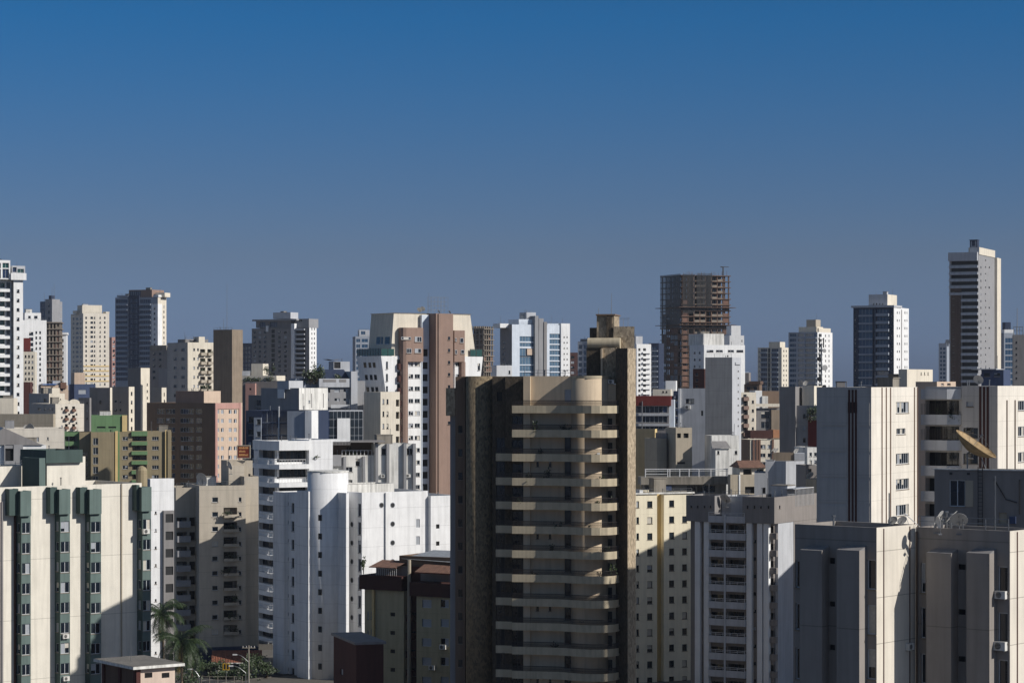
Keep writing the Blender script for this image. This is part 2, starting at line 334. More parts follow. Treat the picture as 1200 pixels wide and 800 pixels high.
    def bands(s, name, mat, face, pl, u0, u1, zs, h, out, back=0.0, rail=None, rh=.9, rmat='rail_dark'):
        """one balcony or ledge per z: parapet box from the wall; optional railing as its child"""
        u0, u1 = min(u0,u1), max(u0,u1); w = u1-u0; m = MB()
        if out > .7:
            m.box(0, w, -out, back, 0, .18, mat); m.box(0, w, -out, -out+.12, .18, h, mat); m.box(0, .12, -out+.12, back, .18, h, mat); m.box(w-.12, w, -out+.12, back, .18, h, mat)
        else: m.box(0, w, -out, back, 0, h, mat)
        me = m.mesh(name); rm = None
        if rail:
            m = MB(); n = max(2, int(w/(.35 if rail == 'bars' else 1.2)))
            if rail == 'glass': m.box(.05, w-.05, -out+.03, -out+.07, h, h+rh-.05, 'greenglass')
            for i in range(n+1): x = .04+(w-.08)*i/n; m.box(x-.02, x+.02, -out+.02, -out+.06, h, h+rh, rmat)
            m.box(0, w, -out+.01, -out+.08, h+rh, h+rh+.06, rmat)
            if rail == 'lines': m.box(0, w, -out+.02, -out+.06, h+rh*.5, h+rh*.5+.05, rmat)
            for xx in (.03, w-.09): m.box(xx, xx+.06, -out+.08, back, h+rh, h+rh+.06, rmat); 
            rm = m.mesh('railing')
        rz, loc = {'F': (0, lambda z: (u0, pl, z)), 'R': (math.pi/2, lambda z: (pl, u0, z)), 'L': (-math.pi/2, lambda z: (pl, u1, z))}[face]
        out_ = []
        for z in zs:
            o = part(name, me, s.root, loc(z), rz); out_.append(o)
            if rm: part('railing', rm, o)
        return out_
    def fins(s, name, mat, face, pl, us, w, out, z0, z1):
        m = MB(); m.box(-w/2, w/2, -out, 0, 0, z1-z0, mat); me = m.mesh(name)
        for u in us:
            if face == 'F': part(name, me, s.root, (u, pl, z0))
            elif face == 'R': part(name, me, s.root, (pl, u, z0), math.pi/2)
            else: part(name, me, s.root, (pl, u, z0), -math.pi/2)
    def clutter(s):
        """fixed roof fittings: lift box, vent pipes, lightning rods, handrail"""
        r = random.Random(s.root['label'])
        for x0, x1, y0, y1, z, zp in s.roofs:
            w, d = x1-x0, y1-y0
            if w*d > 60 and r.random() < .6:
                a, c = r.uniform(1.6, 3.2), r.uniform(1.6, 3); px = r.uniform(x0+.8, max(x0+.9, x1-a-.8)); py = r.uniform(y0+d*.35, max(y0+d*.36, y1-c-.8)); h = r.uniform(1.4, 2.6)
                m = MB(); m.box(px, px+a, py, py+c, z-.02, z+h, r.choice(['stain_white', 'grey', 'ltgrey', 'concrete'])); m.box(px-.1, px+a+.1, py-.1, py+c+.1, z+h, z+h+.12, 'concrete'); m.obj('roof_hatch', s.root)
            for i in range(r.randint(1, 3)):
                m = MB(); px, py = r.uniform(x0+.5, x1-.5), r.uniform(y0+.5, y0+d*.7); h = zp-z+r.uniform(.3, 1.0); m.tube((px,py,z-.02), (px,py,z+h), .07, 'steel', 6); m.tube((px,py,z+h), (px,py,z+h+.12), .13, 'steel', 6); m.obj('vent_pipe', s.root)
            if r.random() < .55:
                m = MB(); px, py = r.uniform(x0+.4, x1-.4), r.uniform(y0+.6, y1-.6); h = r.uniform(1.8, 4.2); m.tube((px,py,z-.02), (px,py,z+h), .045, 'steel', 5); m.obj('lightning_rod', s.root)
            if r.random() < .35:
                m = MB(); n = max(2, int(w/1.6))
                for i in range(n+1): px = x0+.15+(w-.3)*i/n; m.box(px-.025, px+.025, y0+.06, y0+.11, zp, zp+.75, 'steel')
                for q in (.4, .75): m.box(x0+.15, x1-.15, y0+.07, y0+.1, zp+q-.02, zp+q+.02, 'steel')
                m.obj('roof_rail', s.root)
    def done(s):
        ws = sorted(s.wins, key=lambda q: -round((q[3]-q[2])*(q[5]-q[4]), 1))
        rest = MB()
        for i, (f, pl, a, b, c, d, st, dp) in enumerate(ws):
            pl += {'F': 1, 'R': -1, 'L': 1}[f]*(dp-.2)
            me = wmesh(st, b-a, d-c, rnd.randrange(NVAR)); 
            loc, rz = {'F': ((a, pl, c), 0), 'R': ((pl, a, c), math.pi/2), 'L': ((pl, b, c), -math.pi/2)}[f]
            if (i < 100 or len(ws) <= 102) and s.D < 480 and st not in ('hole', 'far'):
                pm_, fm_ = split_window(me); o = part('window', pm_, s.root, loc, rz)
                if fm_: part('frame', fm_, o)
            elif i < 100 or len(ws) <= 102: part('window', me, s.root, loc, rz)
            else:
                ca, sa = math.cos(rz), math.sin(rz); bse = len(rest.v)
                for v in me.vertices: x, y, z = v.co; rest.v.append((loc[0]+ca*x-sa*y, loc[1]+sa*x+ca*y, loc[2]+z))
                ks = [rest.k(mm.name) for mm in me.materials]
                for p in me.polygons: rest.f.append(tuple(bse+q for q in p.vertices)); rest.mi.append(ks[p.material_index])
        if rest.f: rest.obj('window', s.root, kind='stuff')
        s.wins = []
        s.clutter()
class Pieces:
    """many boxes of one kind on one thing: the first 100 as parts of their own, the rest as one part of kind stuff"""
    def __init__(s, name, parent): s.name = name; s.p = parent; s.q = []
    def box(s, *a): s.q.append(a)
    def flush(s, keep=100):
        rest = MB()
        for i, a in enumerate(s.q):
            if i < keep: m = MB(); m.box(*a); m.obj(s.name, s.p)
            else: rest.box(*a)
        if rest.f: rest.obj(s.name, s.p, kind='stuff')
def arc(cx, cy, r, a0, a1, n): return [(cx+r*math.cos(R_(a0+(a1-a0)*i/n)), cy+r*math.sin(R_(a0+(a1-a0)*i/n))) for i in range(n+1)]
# ============================================================ THE SETTING
m = MB(); m.face([(-9000,-300,0),(9000,-300,0),(9000,16000,0),(-9000,16000,0)], 'ground'); m.obj('ground', kind='structure')
# ============================================================ FAR SKYLINE
def mast(x, y, z, h, label, r=.06, arms=0, cat='antenna'):
    e = empty('antenna_mast', label, cat, (x, y, z)); m = MB(); m.tube((0,0,-.3), (0,0,h), r, 'steel', 5, r*.5); m.obj('mast', e)
    if arms:
        m = MB()
        for i in range(arms): q = h*(1-.12*i); m.tube((-.9+.15*i,0,q), (.9-.15*i,0,q), r*.6, 'steel', 4)
        m.obj('crossbar', e)
    return e
# left edge white tower with green glazed balconies
b = Bld('apartment_tower', 'tall white tower cut by the left edge, green glass balconies and a navy penthouse', 'tower', 27, 0, 770, r=28.5, d=16)
b.box('wall', 'white', b.X(-30), b.X(16, 3), 3, b.d, 0, b.Z(322), F=b.gF([(-20,-6),(-4,6)], rows(331,6,11,15), 'green', 3, 1.2)+b.gF([(7.5,11.5)], rows(331,6,11,15), 'far', 3))
b.pbox('stair_tower', 'white', 16, 27, 322, y0=.4, F=b.gF([(19.5,22.8)], rows(339,4.2,11,14), 'far', .4, .25), side='grey')
b.bands('balcony', 'white', 'F', 3, b.X(-30,3), b.X(11.5,3), [b.Z(342+11*i, 0, 3) for i in range(14)], .95, 1.5)
b.pbox('penthouse', 'white', -30, 12, 304.5, 327, y0=.2, F=b.gF([(-12,1),(3,10.5)], [(308,314)], 'green', .2, .5)+b.gF([(-12,1),(3,10.5)], [(315,326)], 'navy', .2, .5))
b.pbox('terrace_box', 'white', 13, 31, 320, 328, y0=-.6, y1=10, side='white', par=.3)
b.pbox('penthouse', 'ltgrey', 14.5, 29.5, 311.5, 320, y0=.8, y1=8, F=b.gF([(15,19.5)], [(313,319)], 'navy', .8, .5)+b.gF([(20.5,28)], [(315,319.6)], 'green', .8, .4), par=.2)
m = MB(); P = [(b.X(-30),2),(b.X(6),2),(b.X(6),9),(b.X(-30),9)]; m.loft(P, b.Z(304.3), [(b.X(-30),3),(b.X(-6),3),(b.X(-6),6),(b.X(-30),6)], b.Z(299), 'navy'); m.obj('roof', b.root); b.done()
# blue glass tower
b = Bld('office_tower', 'slim dark blue glass tower with roof antennas behind the white left edge tower', 'tower', -32, 60.5, 1850, l=47, r=73)
b.mass('navyglass', 353, F=b.gF([(48,52.5)], rows(356,5,8,14), 'navy'), side='grey')
b.pbox('core_strip', 'grey', 53, 61, 350.5, y0=-.8, y1=8, F=b.gF([(56,58.5)], rows(356,4,7.6,15), 'far', -.8)); b.solid('penthouse', 'navy', b.X(55), b.X(58), 2, 6, b.Z(353), b.Z(346))
b.bands('spandrel', 'bluegrey', 'R', b.w, 1, b.d-.5, [b.Z(358+8*i) for i in range(14)], .5, .2); b.done()
for px, h in ((52,7), (61,11), (63.5,14)): x, y, z = b.world(b.X(px,3), 3, b.Z(353)); mast(x, y, z, h, {52: 'short antenna on the left corner of the blue glass tower', 61: 'middle antenna of the trio on the slim blue glass tower', 63.5: 'tallest antenna of the trio on the slim blue glass tower'}[px], .18)
# white blocks behind the left tower
b = Bld('apartment_block', 'white block with a green panel column right behind the left edge tower', 'building', 24, 27, 1010, r=54.5, d=6)
b.mass('white', 375, F=b.gF([(34,39)], rows(389,4,6.2,13), 'far')+b.gF([(28.5,31.5)], rows(410,3,7,10), 'far')+b.gF([(41.5,43.5),(46,48)], rows(388,3,6.2,13), 'far'))
b.pbox('penthouse', 'white', 29, 48, 366.5, 375, y0=3, y1=12, F=b.gF([(33,36),(40,44)], [(370,373)], 'far', 3)); b.done()
b = Bld('apartment_block', 'cream block with a red wall patch standing at the foot of the white left tower', 'building', 8, 27.5, 930, r=41, d=14)
b.mass('cream', 412, F=b.gF([(29,31),(33,35),(37,39)], rows(416,3,6.6,10), 'far'))
b.pbox('panel', 'redpaint', 27.5, 35, 396, 412, y0=.3, y1=5); b.done()
# unfinished brown tower
def unfinished(b, F, R, z0, z1, pit, slab, wall_f, wall_r, infill=.6, netz=None):
    n = int((z1-z0)/pit)
    xs = F; ys = R
    sm = MB(); sm.box(-.5, b.w+.5, -.5, b.d+.5, 0, .45, slab); sme = sm.mesh('floor_slab')
    for i in range(n+1):
        part('floor_slab', sme, b.root, (0,0,z0+i*pit-.45))
    cm = MB()
    for x in xs:
        for y in ys: cm.box(x-.35, x+.35, y-.35, y+.35, z0, z1-.45, slab)
    cm.obj('column', b.root, kind='stuff')
    m = Pieces('infill_wall', b.root)
    for i in reversed(range(n)):
        z = z0+i*pit; t = z+pit-.45; op = infill if i < n-5 else infill*.45
        for k in range(len(xs)-1):
            if rnd.random() < op: m.box(xs[k]+.35, xs[k+1]-.35, .3, .5, z, z+(t-z)*rnd.choice([.5,.8,1,1]), wall_f)
        for k in range(len(ys)-1):
            if rnd.random() < op: m.box(b.w-.5, b.w-.3, ys[k]+.35, ys[k+1]-.35, z, z+(t-z)*rnd.choice([.4,.6,1]), wall_r)
    m.flush(); m = Pieces('core_wall', b.root)
    for i in reversed(range(n)): m.box(b.w*.35, b.w*.65, b.d*.35, b.d*.65, z0+i*pit, z0+(i+1)*pit-.45, 'mud')
    m.flush()
def lsp(a, b_, n): return [a+(b_-a)*i/(n-1) for i in range(n)]
b = Bld('unfinished_tower', 'unfinished brown concrete frame rising between two white blocks on the left', 'tower', 7, 53, 1120, r=71, d=14)
unfinished(b, lsp(.4,b.w-.4,5), lsp(.4,b.d-.4,4), 0, b.Z(377), 3.0, 'slab', 'rust', 'rust', .75); b.done()
b = Bld('apartment_tower', 'narrow white tower right beside the unfinished brown frame', 'tower', 8, 71, 1150, r=78, d=12)
b.mass('white', 391.5, F=b.gF([(73,74.5)], rows(397,3,7.2,8), 'far')); b.pbox('roof_slab', 'white', 70.5, 79, 389.5, 392, y0=-.6); b.done()
# cream tower
b = Bld('apartment_tower', 'cream tower with dark left side and square crown, alone on the left skyline', 'tower', 28, 97.5, 1500, l=83, r=128)
b.mass('creamj', 367, F=b.gF([(100,101.8),(106,109),(110,111.6),(116.5,118),(122,123.6)], rows(371,2.7,5.55,15), 'far'), L=b.gS([(85.5,87),(89,92),(94,95.5)], rows(372,2.6,5.55,14), 0, 'far'))
b.pbox('crown', 'cream', 96.5, 119.5, 357.5, 367.3, y0=2, y1=12, L=()); b.pbox('parapet_block', 'cream', 124, 128.3, 365.2, 367.2, y0=0, y1=6); b.pbox('parapet_block', 'cream', 90, 96, 363.8, 367.2, y0=8, y1=16)
b.bands('ledge', 'yellow', 'F', 0, .2, b.w-.2, [b.Z(q) for q in (429.5,435,441,447)], .7, .3); b.done()
b = Bld('apartment_tower', 'thin pinkish tower in the gap between the cream tower and the dark glazed tower', 'tower', 25, 131, 1620, l=128, r=136)
b.mass('pink', 395, F=b.gF([(132,134.5)], rows(399,3,5.2,12), 'far')); b.done()
# dark glazed tower
b = Bld('apartment_tower', 'dark blue glazed balcony tower with a cream right side and brown crown, left skyline', 'tower', -24, 185, 1400, l=135, r=195)
G = lambda c, st='navy': b.gF(c, rows(351,4.4,6.05,16), st, 0, .35)
b.mass('bluegrey', 348, F=G([(136,149.5)])+G([(164,176.5)])+b.gF([(151,155),(157,162)], rows(350,5.4,6.05,16), 'hole')+b.gF([(179,181)], rows(355,2.6,6.05,15), 'far'), R=b.gS([(188,189.2),(191.5,192.7)], rows(358,2.6,6.05,14), b.w, 'far'), side='cream')
b.pbox('recess_wall', 'navy', 150.5, 163, 346, y0=-.4, y1=.05, F=b.gF([(151.5,156),(157,162)], rows(350,4.2,6.05,16), 'navy', -.4)); b.pbox('fin_wall', 'white', 177.5, 185, 356, y0=-.5, y1=4, F=b.gF([(180,182)], rows(360,2.6,6.05,14), 'far', -.5))
for q in ((136,149.7),(164,177)): b.bands('balcony', 'bluegrey', 'F', 0, b.X(q[0]), b.X(q[1]), [b.Z(357.5+6.05*i) for i in range(15)], .8, .9)
b.pbox('crown', 'brown', 151, 178, 339.5, 348.2, y0=1, y1=14, F=b.gF([(152,165)], [(341,347)], 'navy', 1)); b.pbox('roof_slab', 'bluegrey', 137, 150, 346, 348.2, y0=-.5, y1=10); b.solid('roof_slab', 'white', b.X(180), b.w+.6, -.4, b.d+.3, b.Z(347.9), b.Z(345.5)); b.pbox('penthouse', 'cream', 182, 193, 343, 348, y0=3, y1=9); b.done()
# --- dark grey-blue tower, centre left
b = Bld('apartment_tower', 'broad slate grey tower with a flat roof canopy and stacked white balconies, centre left skyline', 'tower', -30, 362.5, 1450, l=295, r=371)
b.mass('dkgrey', 384, F=b.gF([(297,300),(303,306),(309,312)], rows(388,3,5.6,11), 'far')+b.gF([(318,322)], rows(386,4.2,5.6,11), 'hole')+b.gF([(326,329),(333,336)], rows(388,3,5.6,11), 'far')+b.gF([(346,358)], rows(382,3.4,5.6,12), 'hole', 0, .9), R=b.gS([(365,366),(368,369)], rows(384,2.5,5.6,12), b.w, 'far'), side='white')
b.pbox('fin_wall', 'white', 341, 345, 379, y0=-1, y1=2); b.bands('balcony', 'ltgrey', 'F', 0, b.X(346.5), b.X(357.5), [b.Z(386.7+5.6*i) for i in range(12)], .9, 1.0)
b.pbox('penthouse', 'dkgrey', 300, 341, 375.5, 384, y0=1.5, y1=15, F=b.gF([(304,311),(316,325)], [(377,383)], 'navy', 1.5, .5)); b.solid('roof_slab', 'grey', b.X(296), b.X(348), -.5, 16, b.Z(375.3), b.Z(373.3))
b.pbox('crown', 'ltgrey', 320, 340.5, 366, 373.4, y0=4, y1=12); b.pbox('penthouse', 'grey', 346, 362, 373.5, 384, y0=2, y1=12, F=b.gF([(348,354)], [(374,377)], 'far', 2)); b.solid('parapet_block', 'white', b.X(312), b.X(314.5), -.4, .8, b.Z(388), b.Z(381)); b.done()
b = Bld('apartment_tower', 'dark blue tower half hidden left of the slate grey tower', 'tower', -20, 296, 1600, l=282, r=299)
b.mass('navy', 402, F=b.gF([(284,286),(287.5,289.5),(291,293.5)], rows(406,3.4,5,9), 'blue')); b.done()
b = Bld('apartment_tower', 'small teal glass tower peeking out left of the white and brown tower', 'tower', 10, 416.5, 1300, r=436, d=14)
b.mass('bluegrey', 394, F=b.gF([(417.5,422),(424,431)], rows(397,4,6.5,9), 'blue')); b.pbox('penthouse', 'ltgrey', 421, 433, 386.5, 394, y0=2, y1=9, F=b.gF([(423,428)], [(388,392)], 'blue', 2)); b.done()
# unfinished tower behind the centre
b = Bld('unfinished_tower', 'slim unfinished tower of bare slabs right of the white and brown tower', 'tower', -22, 567, 1330, l=552, r=578)
unfinished(b, lsp(.4,b.w-.4,4), lsp(.4,b.d-.4,5), 0, b.Z(381), 2.95, 'slab', 'dkbrown', 'rust', .45); b.done()
# white tower with pale blue glass
b = Bld('apartment_tower', 'white tower with pale blue glazed bays and twin grey fins, centre skyline', 'tower', 26, 600, 900, l=586, r=668)
b.box('wall', 'bwhite', 0, b.w, 0, b.d, 0, b.Z(380), F=b.gF([(609,626)], [(394,400),(401.5,406),(408,418),(416.5,427),(428,435),(436,441),(442,448)], 'sky', 0, .3)+b.gF([(644,657)], rows(391,5.2,6.5,10), 'sky', 0, .3)+b.gF([(660.5,661.7),(664,665.2)], rows(394,1.6,6.5,9), 'far'), L=b.gS([(589,592)], rows(400,3,6.5,8), 0, 'far'), lmat='dkgrey')
b.pbox('fin_wall', 'grey', 627, 631, 370, y0=-1.2, y1=6); b.pbox('fin_wall', 'grey', 631.6, 637, 373, y0=-.6, y1=6); b.pbox('fin_wall', 'dkgrey', 637.6, 641, 377, y0=-.9, y1=6)
b.pbox('crown', 'bwhite', 608, 627, 374, 381, y0=1, y1=10); b.pbox('crown', 'ltgrey', 617, 628, 366, 375, y0=3, y1=9); b.pbox('penthouse', 'bwhite', 641.5, 657, 379, 389, y0=1, y1=9, F=b.gF([(645,656)], [(386,389)], 'navy', 1)); b.pbox('side_wing', 'white', 657.5, 668, 379, y0=-.5, y1=10, F=b.gF([(660.5,661.7),(664,665.2)], rows(394,1.6,6.5,9), 'far', -.5)); b.pbox('parapet_block', 'white', 586, 596, 379, 384, y0=3, y1=9)
b.solid('panel', 'peach', b.X(617.5), b.X(625.5), -.25, .1, b.Z(415.8), b.Z(408.4)); b.done()
b = Bld('low_block', 'small white block at the left foot of the pale blue glazed tower', 'building', 10, 582, 800, r=600, d=10)
b.mass('white', 428, F=b.gF([(596,598)], [(434,438)], 'far')); b.done()
b = Bld('apartment_tower', 'dark maroon strip of a tower right of the pale blue glazed tower', 'tower', 10, 668, 1400, r=677.5, d=12)
b.mass('maroon', 413, F=b.gF([(669,673)], rows(417,3,6,8), 'far')); b.done()
b = Bld('apartment_tower', 'blue glass tower in front of the maroon strip, left of the stone lift tower', 'tower', -12, 692, 1250, l=677, r=700)
b.mass('bluegrey', 400, F=b.gF([(678,682),(684,690)], rows(404,5,7,9), 'blue')); b.pbox('penthouse', 'dkgrey', 680, 690, 397, 400.5, y0=2, y1=8); b.done()
# right of the central tower
b = Bld('apartment_tower', 'white tower with brown balcony slots just right of the stone lift tower', 'tower', 28, 746, 1150, l=738, r=763)
b.mass('white', 403, F=b.gF([(748,750.5),(753.5,757)], rows(408,3.2,6,12), 'hole')); b.pbox('crown', 'ltgrey', 745, 753, 394, 403.4, y0=1, y1=9); b.bands('balcony', 'white', 'F', 0, b.X(752.5), b.X(762), [b.Z(414+6*i) for i in range(11)], .7, .9); b.done()
b = Bld('apartment_tower', 'dark blue banded tower between the white slotted tower and the big unfinished tower', 'tower', -15, 772, 1200, l=760, r=778)
b.mass('navy', 402, F=b.gF([(762,770)], rows(406,3.2,6,12), 'blue')); b.bands('balcony', 'bluegrey', 'F', 0, b.X(761), b.X(771), [b.Z(412+6*i) for i in range(11)], .7, .8); b.done()
# the big unfinished tower
b = Bld('unfinished_tower', 'tallest unfinished tower, bare slabs with dark netting and red brick infill, right of centre', 'tower', 22, 799, 1230, l=775, r=855)
zt = b.Z(322); pit = 2.98; n = int(zt/pit)
xs = lsp(.4, b.w-.4, 9); ys = lsp(.4, b.d-.4, 6)
m = MB(); m.box(-.5, b.w+.5, -.5, b.d+.5, 0, .4, 'mud'); sme = m.mesh('floor_slab')
for i in range(n+1): part('floor_slab', sme, b.root, (0,0,zt-i*pit-.4))
m = MB()
for x in xs:
    for y in ys: m.box(x-.3, x+.3, y-.3, y+.3, 0, zt-.4, 'mud')
m.obj('column', b.root, kind='stuff')
m = Pieces('infill_wall', b.root); m2 = Pieces('core_wall', b.root)
for i in range(n):
    t = zt-i*pit-.4; z = t-pit+.4; top = i < 6
    for k in range(8):
        brick = k in (0, 7)
        if brick and (i > 5 or (i > 3 and rnd.random() < .7)):
            m.box(xs[k]+.3, xs[k+1]-.3, .2, .4, z, z+2.58, 'rust') if rnd.random() < .35 else m.box(xs[k]+.3, xs[k+1]-.3, .2, .4, z, z+1.5, 'rust')
        elif k in (2,3,5,6): m.box(xs[k]+.3, xs[k+1]-.3, .1, .3, z, z+(1.0 if not top else rnd.choice([.4,1.0])), 'slab')
    for k in range(5):
        if i > 3 and rnd.random() < .75: m.box(.2, .4, ys[k]+.3, ys[k+1]-.3, z, z+rnd.choice([1.3,2.58,2.58]), 'rust')
    m2.box(xs[2]+.3, xs[3]-.3, 4.5, 4.7, z, t, 'mud'); m2.box(xs[4]-.2, xs[4]+2.4, b.d*.3, b.d*.6, z, t, 'mud')
m.flush(); m2.flush()
m = MB()
for za, zb, xa, xb in ((zt-6*pit, zt+1, b.w*.3, b.w*.62), (zt-6.6*pit, zt+.5, .3, b.w*.25)):
    x = xa
    while x < xb: m.box(x, x+.36, -.75, -.7, za, zb, 'frame_dark'); x += .7
x = b.w*.02
while x < b.w*.98: m.box(x, x+.1, -.72, -.68, zt-13*pit, zt-8.6*pit, 'frame_dark'); x += .7
x = .2
while x < b.d: m.box(-.72, -.68, x, x+.45, zt-9*pit, zt+.6, 'frame_dark'); x += .75
m.obj('safety_net', b.root)
for i in (5, 8):
    m = MB(); m.box(-2.6, b.w+2.6, -2.4, b.d+2, 0, .25, 'mud'); m.obj('catch_platform', b.root, (0,0,zt-(i+.55)*pit))
m = MB()
for i in range(26): x = rnd.uniform(.3, b.w-.3); y = rnd.choice([.3, .6, 4]); m.tube((x,y,zt-.2), (x,y,zt+rnd.uniform(.8,2.4)), .07, 'mud', 4)
m.obj('starter_bars', b.root)
e = empty('site_hoist', 'little hoist crane on the right roof corner of the tallest unfinished tower', 'crane', b.world(b.w*.9, 2, zt), b.a)
m = MB(); m.box(-.25, .25, -.25, .25, -.05, 4.4, 'frame_dark'); m.obj('post', e); m = MB(); m.box(-.3, 3.2, -.15, .15, 4.4, 4.7, 'frame_dark'); m.box(-1.4, -.3, -.2, .2, 4.25, 4.8, 'frame_dark'); m.obj('jib', e)
e = empty('site_lift', 'grey lattice hoist mast up the left side of the tallest unfinished tower', 'hoist', b.world(-2, b.d*.7, 0), b.a); m = MB(); hh = b.Z(369)
for dx in (-.8, .8):
    for dy in (-.8, .8): m.box(dx-.12, dx+.12, dy-.12, dy+.12, 0, hh, 'steel')
q = 0
while q < hh-2: m.tube((-.8,-.8,q), (.8,-.8,q+2), .07, 'steel', 4); m.tube((-.8,-.8,q), (.8,-.8,q), .07, 'steel', 4); q += 2
m.obj('lattice', e)
b.done()
# white building in front of it
b = Bld('apartment_tower', 'bright white block with four wide slots under its roof, before the tallest unfinished tower', 'building', 24, 825, 760, l=808, r=873)
b.mass('white', 404, F=b.gF([(828,836),(839,847),(853,860),(863,871)], [(410,412.6)], 'far')+b.gF([(862,864)], rows(422,1.8,7.5,12), 'far')+b.gF([(852,853.6)], rows(416,1.6,9,3), 'far'), L=b.gS([(819,821),(813,815)], rows(412,2.4,8,5), 0, 'far'))
b.pbox('crown', 'stain_white', 824.5, 848.5, 391, 404.3, y0=2, y1=12); b.done()
b = Bld('apartment_tower', 'far white tower with stepped top right behind the four slot block', 'tower', 10, 855, 1150, r=872, d=12)
b.mass('white', 393, F=b.gF([(869,870)], rows(398,2.4,6,6), 'far')); b.pbox('crown', 'white', 857, 868, 381.5, 393.3, y0=1, y1=10); b.done()
b = Bld('water_tower', 'small blue glass tower just right of the four slot white block', 'tower', 8, 864, 1020, r=877.5, d=9)
b.mass('bwhite', 436, F=b.gF([(874,876.5)], rows(440,4,7,3), 'blue')); b.done()
# pair of dark blue towers at right
b = Bld('apartment_tower', 'shorter dark blue banded tower with a cream right side, left of a wider glazed tower', 'tower', -28, 916, 1380, l=888, r=924)
b.mass('cream', 407, F=b.gF([(891.5,899),(904,912)], rows(408,4.2,5.7,10), 'navy', 0, .5)+b.gF([(889,890)], rows(411,2.2,5.7,9), 'far')+b.gF([(900,902.5)], rows(408,5.2,5.7,10), 'hole'), R=b.gS([(918,919),(921,922)], rows(410,2.2,5.7,9), b.w, 'far'))
for q in ((891.5,899),(904,912)): b.bands('balcony', 'bluegrey', 'F', 0, b.X(q[0]), b.X(q[1]), [b.Z(414+5.7*i) for i in range(9)], .8, .8)
b.pbox('crown', 'cream', 901, 914, 400.5, 407.2, y0=2, y1=10); b.done()
b = Bld('apartment_tower', 'wide blue glazed tower with stepped cream crowns and white balconies on its right face', 'tower', -30, 958, 1180, l=924, r=975.5)
b.mass('bluegrey', 389, F=b.gF([(925.5,933),(935,942),(944,956)], rows(391,3.6,5.9,11), 'blue', 0, .4), R=b.gS([(967,968),(971,972)], rows(392,2.4,5.9,11), b.w, 'far')+b.gS([(959.5,963)], rows(391,3.8,5.9,11), b.w, 'hole', .8), side='white')
b.bands('balcony', 'bluegrey', 'F', 0, b.X(943), b.X(957), [b.Z(396.8+5.9*i) for i in range(11)], .8, .9); b.bands('balcony', 'white', 'R', b.w, b.Y(959,b.w), b.Y(964,b.w), [b.Z(397+5.9*i) for i in range(10)], .8, .9)
b.pbox('crown', 'cream', 936, 957, 383, 389.3, y0=2, y1=10); b.pbox('crown', 'beige2', 945, 956, 374.5, 383.2, y0=4, y1=10); b.solid('penthouse', 'cream', b.w-6, b.w-.5, 3, b.d-1, b.Z(389), b.Z(384)); b.done()
# 1000-1065 tower
b = Bld('apartment_tower', 'blue glass tower with a bright white right side and square grey crown, right skyline', 'tower', -27, 1047.5, 950, l=1000, r=1065)
b.box('wall', 'navy', 0, b.w, 0, b.d, 0, b.Z(360), F=b.gF([(1006,1022.5)], rows(362,7,9.1,11), 'blue', 0, .3)+b.gF([(1023,1026.5)], rows(362,7.6,9.1,11), 'navy', 0, .6)+b.gF([(1027,1041.5)], rows(362,5,9.1,11), 'blue', 0, .6)+b.gF([(1001.5,1003.5),(1044,1046)], rows(365,3,4.55,20), 'far'), R=b.gS([(1051,1052),(1053.5,1054.5),(1060,1061),(1062.5,1063.2)], rows(365,2.3,9.1,10), b.w, 'far'), side='white')
b.bands('balcony', 'bluegrey', 'F', 0, b.X(1027), b.X(1042), [b.Z(370.3+9.1*i) for i in range(11)], 1.05, 1.0); b.bands('spandrel', 'bluegrey', 'F', 0, b.X(1006), b.X(1022.5), [b.Z(370.5+9.1*i) for i in range(11)], .6, .25)
b.solid('joint_strip', 'dkgrey', b.w-.1, b.w+.04, b.Y(1056,b.w), b.Y(1057,b.w), 0, b.Z(362)); b.solid('roof_slab', 'ltgrey', -.7, b.w+.3, -.7, b.d*.5, b.Z(360), b.Z(357.5)); b.pbox('crown', 'ltgrey', 1018, 1040, 345, 358, y0=3, y1=15, F=b.gF([(1023,1024.5),(1026.5,1028),(1030,1031.5),(1033.5,1035)], [(355,357)], 'far', 3), side='cream'); b.done()
# 1112-1173 tower
b = Bld('apartment_tower', 'tallest tower at far right, brown strip and stacked balconies, dark tank on its roof', 'tower', -24, 1146.5, 1090, l=1112.5, r=1173)
ym = b.Y(1165.5, b.w)
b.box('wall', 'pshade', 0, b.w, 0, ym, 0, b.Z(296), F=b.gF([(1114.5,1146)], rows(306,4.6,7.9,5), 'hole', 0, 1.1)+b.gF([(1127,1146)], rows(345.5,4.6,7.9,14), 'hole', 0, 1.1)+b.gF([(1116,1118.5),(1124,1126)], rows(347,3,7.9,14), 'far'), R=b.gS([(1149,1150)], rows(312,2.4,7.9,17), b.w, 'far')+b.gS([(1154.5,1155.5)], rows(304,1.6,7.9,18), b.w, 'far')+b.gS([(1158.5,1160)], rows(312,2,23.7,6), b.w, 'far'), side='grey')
b.box('side_wall', 'cream', b.w-6, b.w+1.2, ym, b.Y(1173, b.w+1.2), 0, b.Z(298)); b.pbox('panel', 'mud', 1114, 1126.6, 337.5, y0=-.12, y1=.02, F=b.gF([(1116,1118.5),(1124,1126)], rows(339,3,7.9,15), 'far', -.12))
b.bands('balcony', 'ltgrey', 'F', 0, b.X(1112.5), b.X(1146.3), [b.Z(313.8+7.9*i) for i in range(5)], 1.1, 1.3); b.bands('balcony', 'ltgrey', 'F', 0, b.X(1126.8), b.X(1146.3), [b.Z(353.3+7.9*i) for i in range(13)], 1.1, 1.3); b.solid('parapet_block', 'ltgrey', -.2, b.w-.2, -1.6, 4, b.Z(305.5), b.Z(295.5))
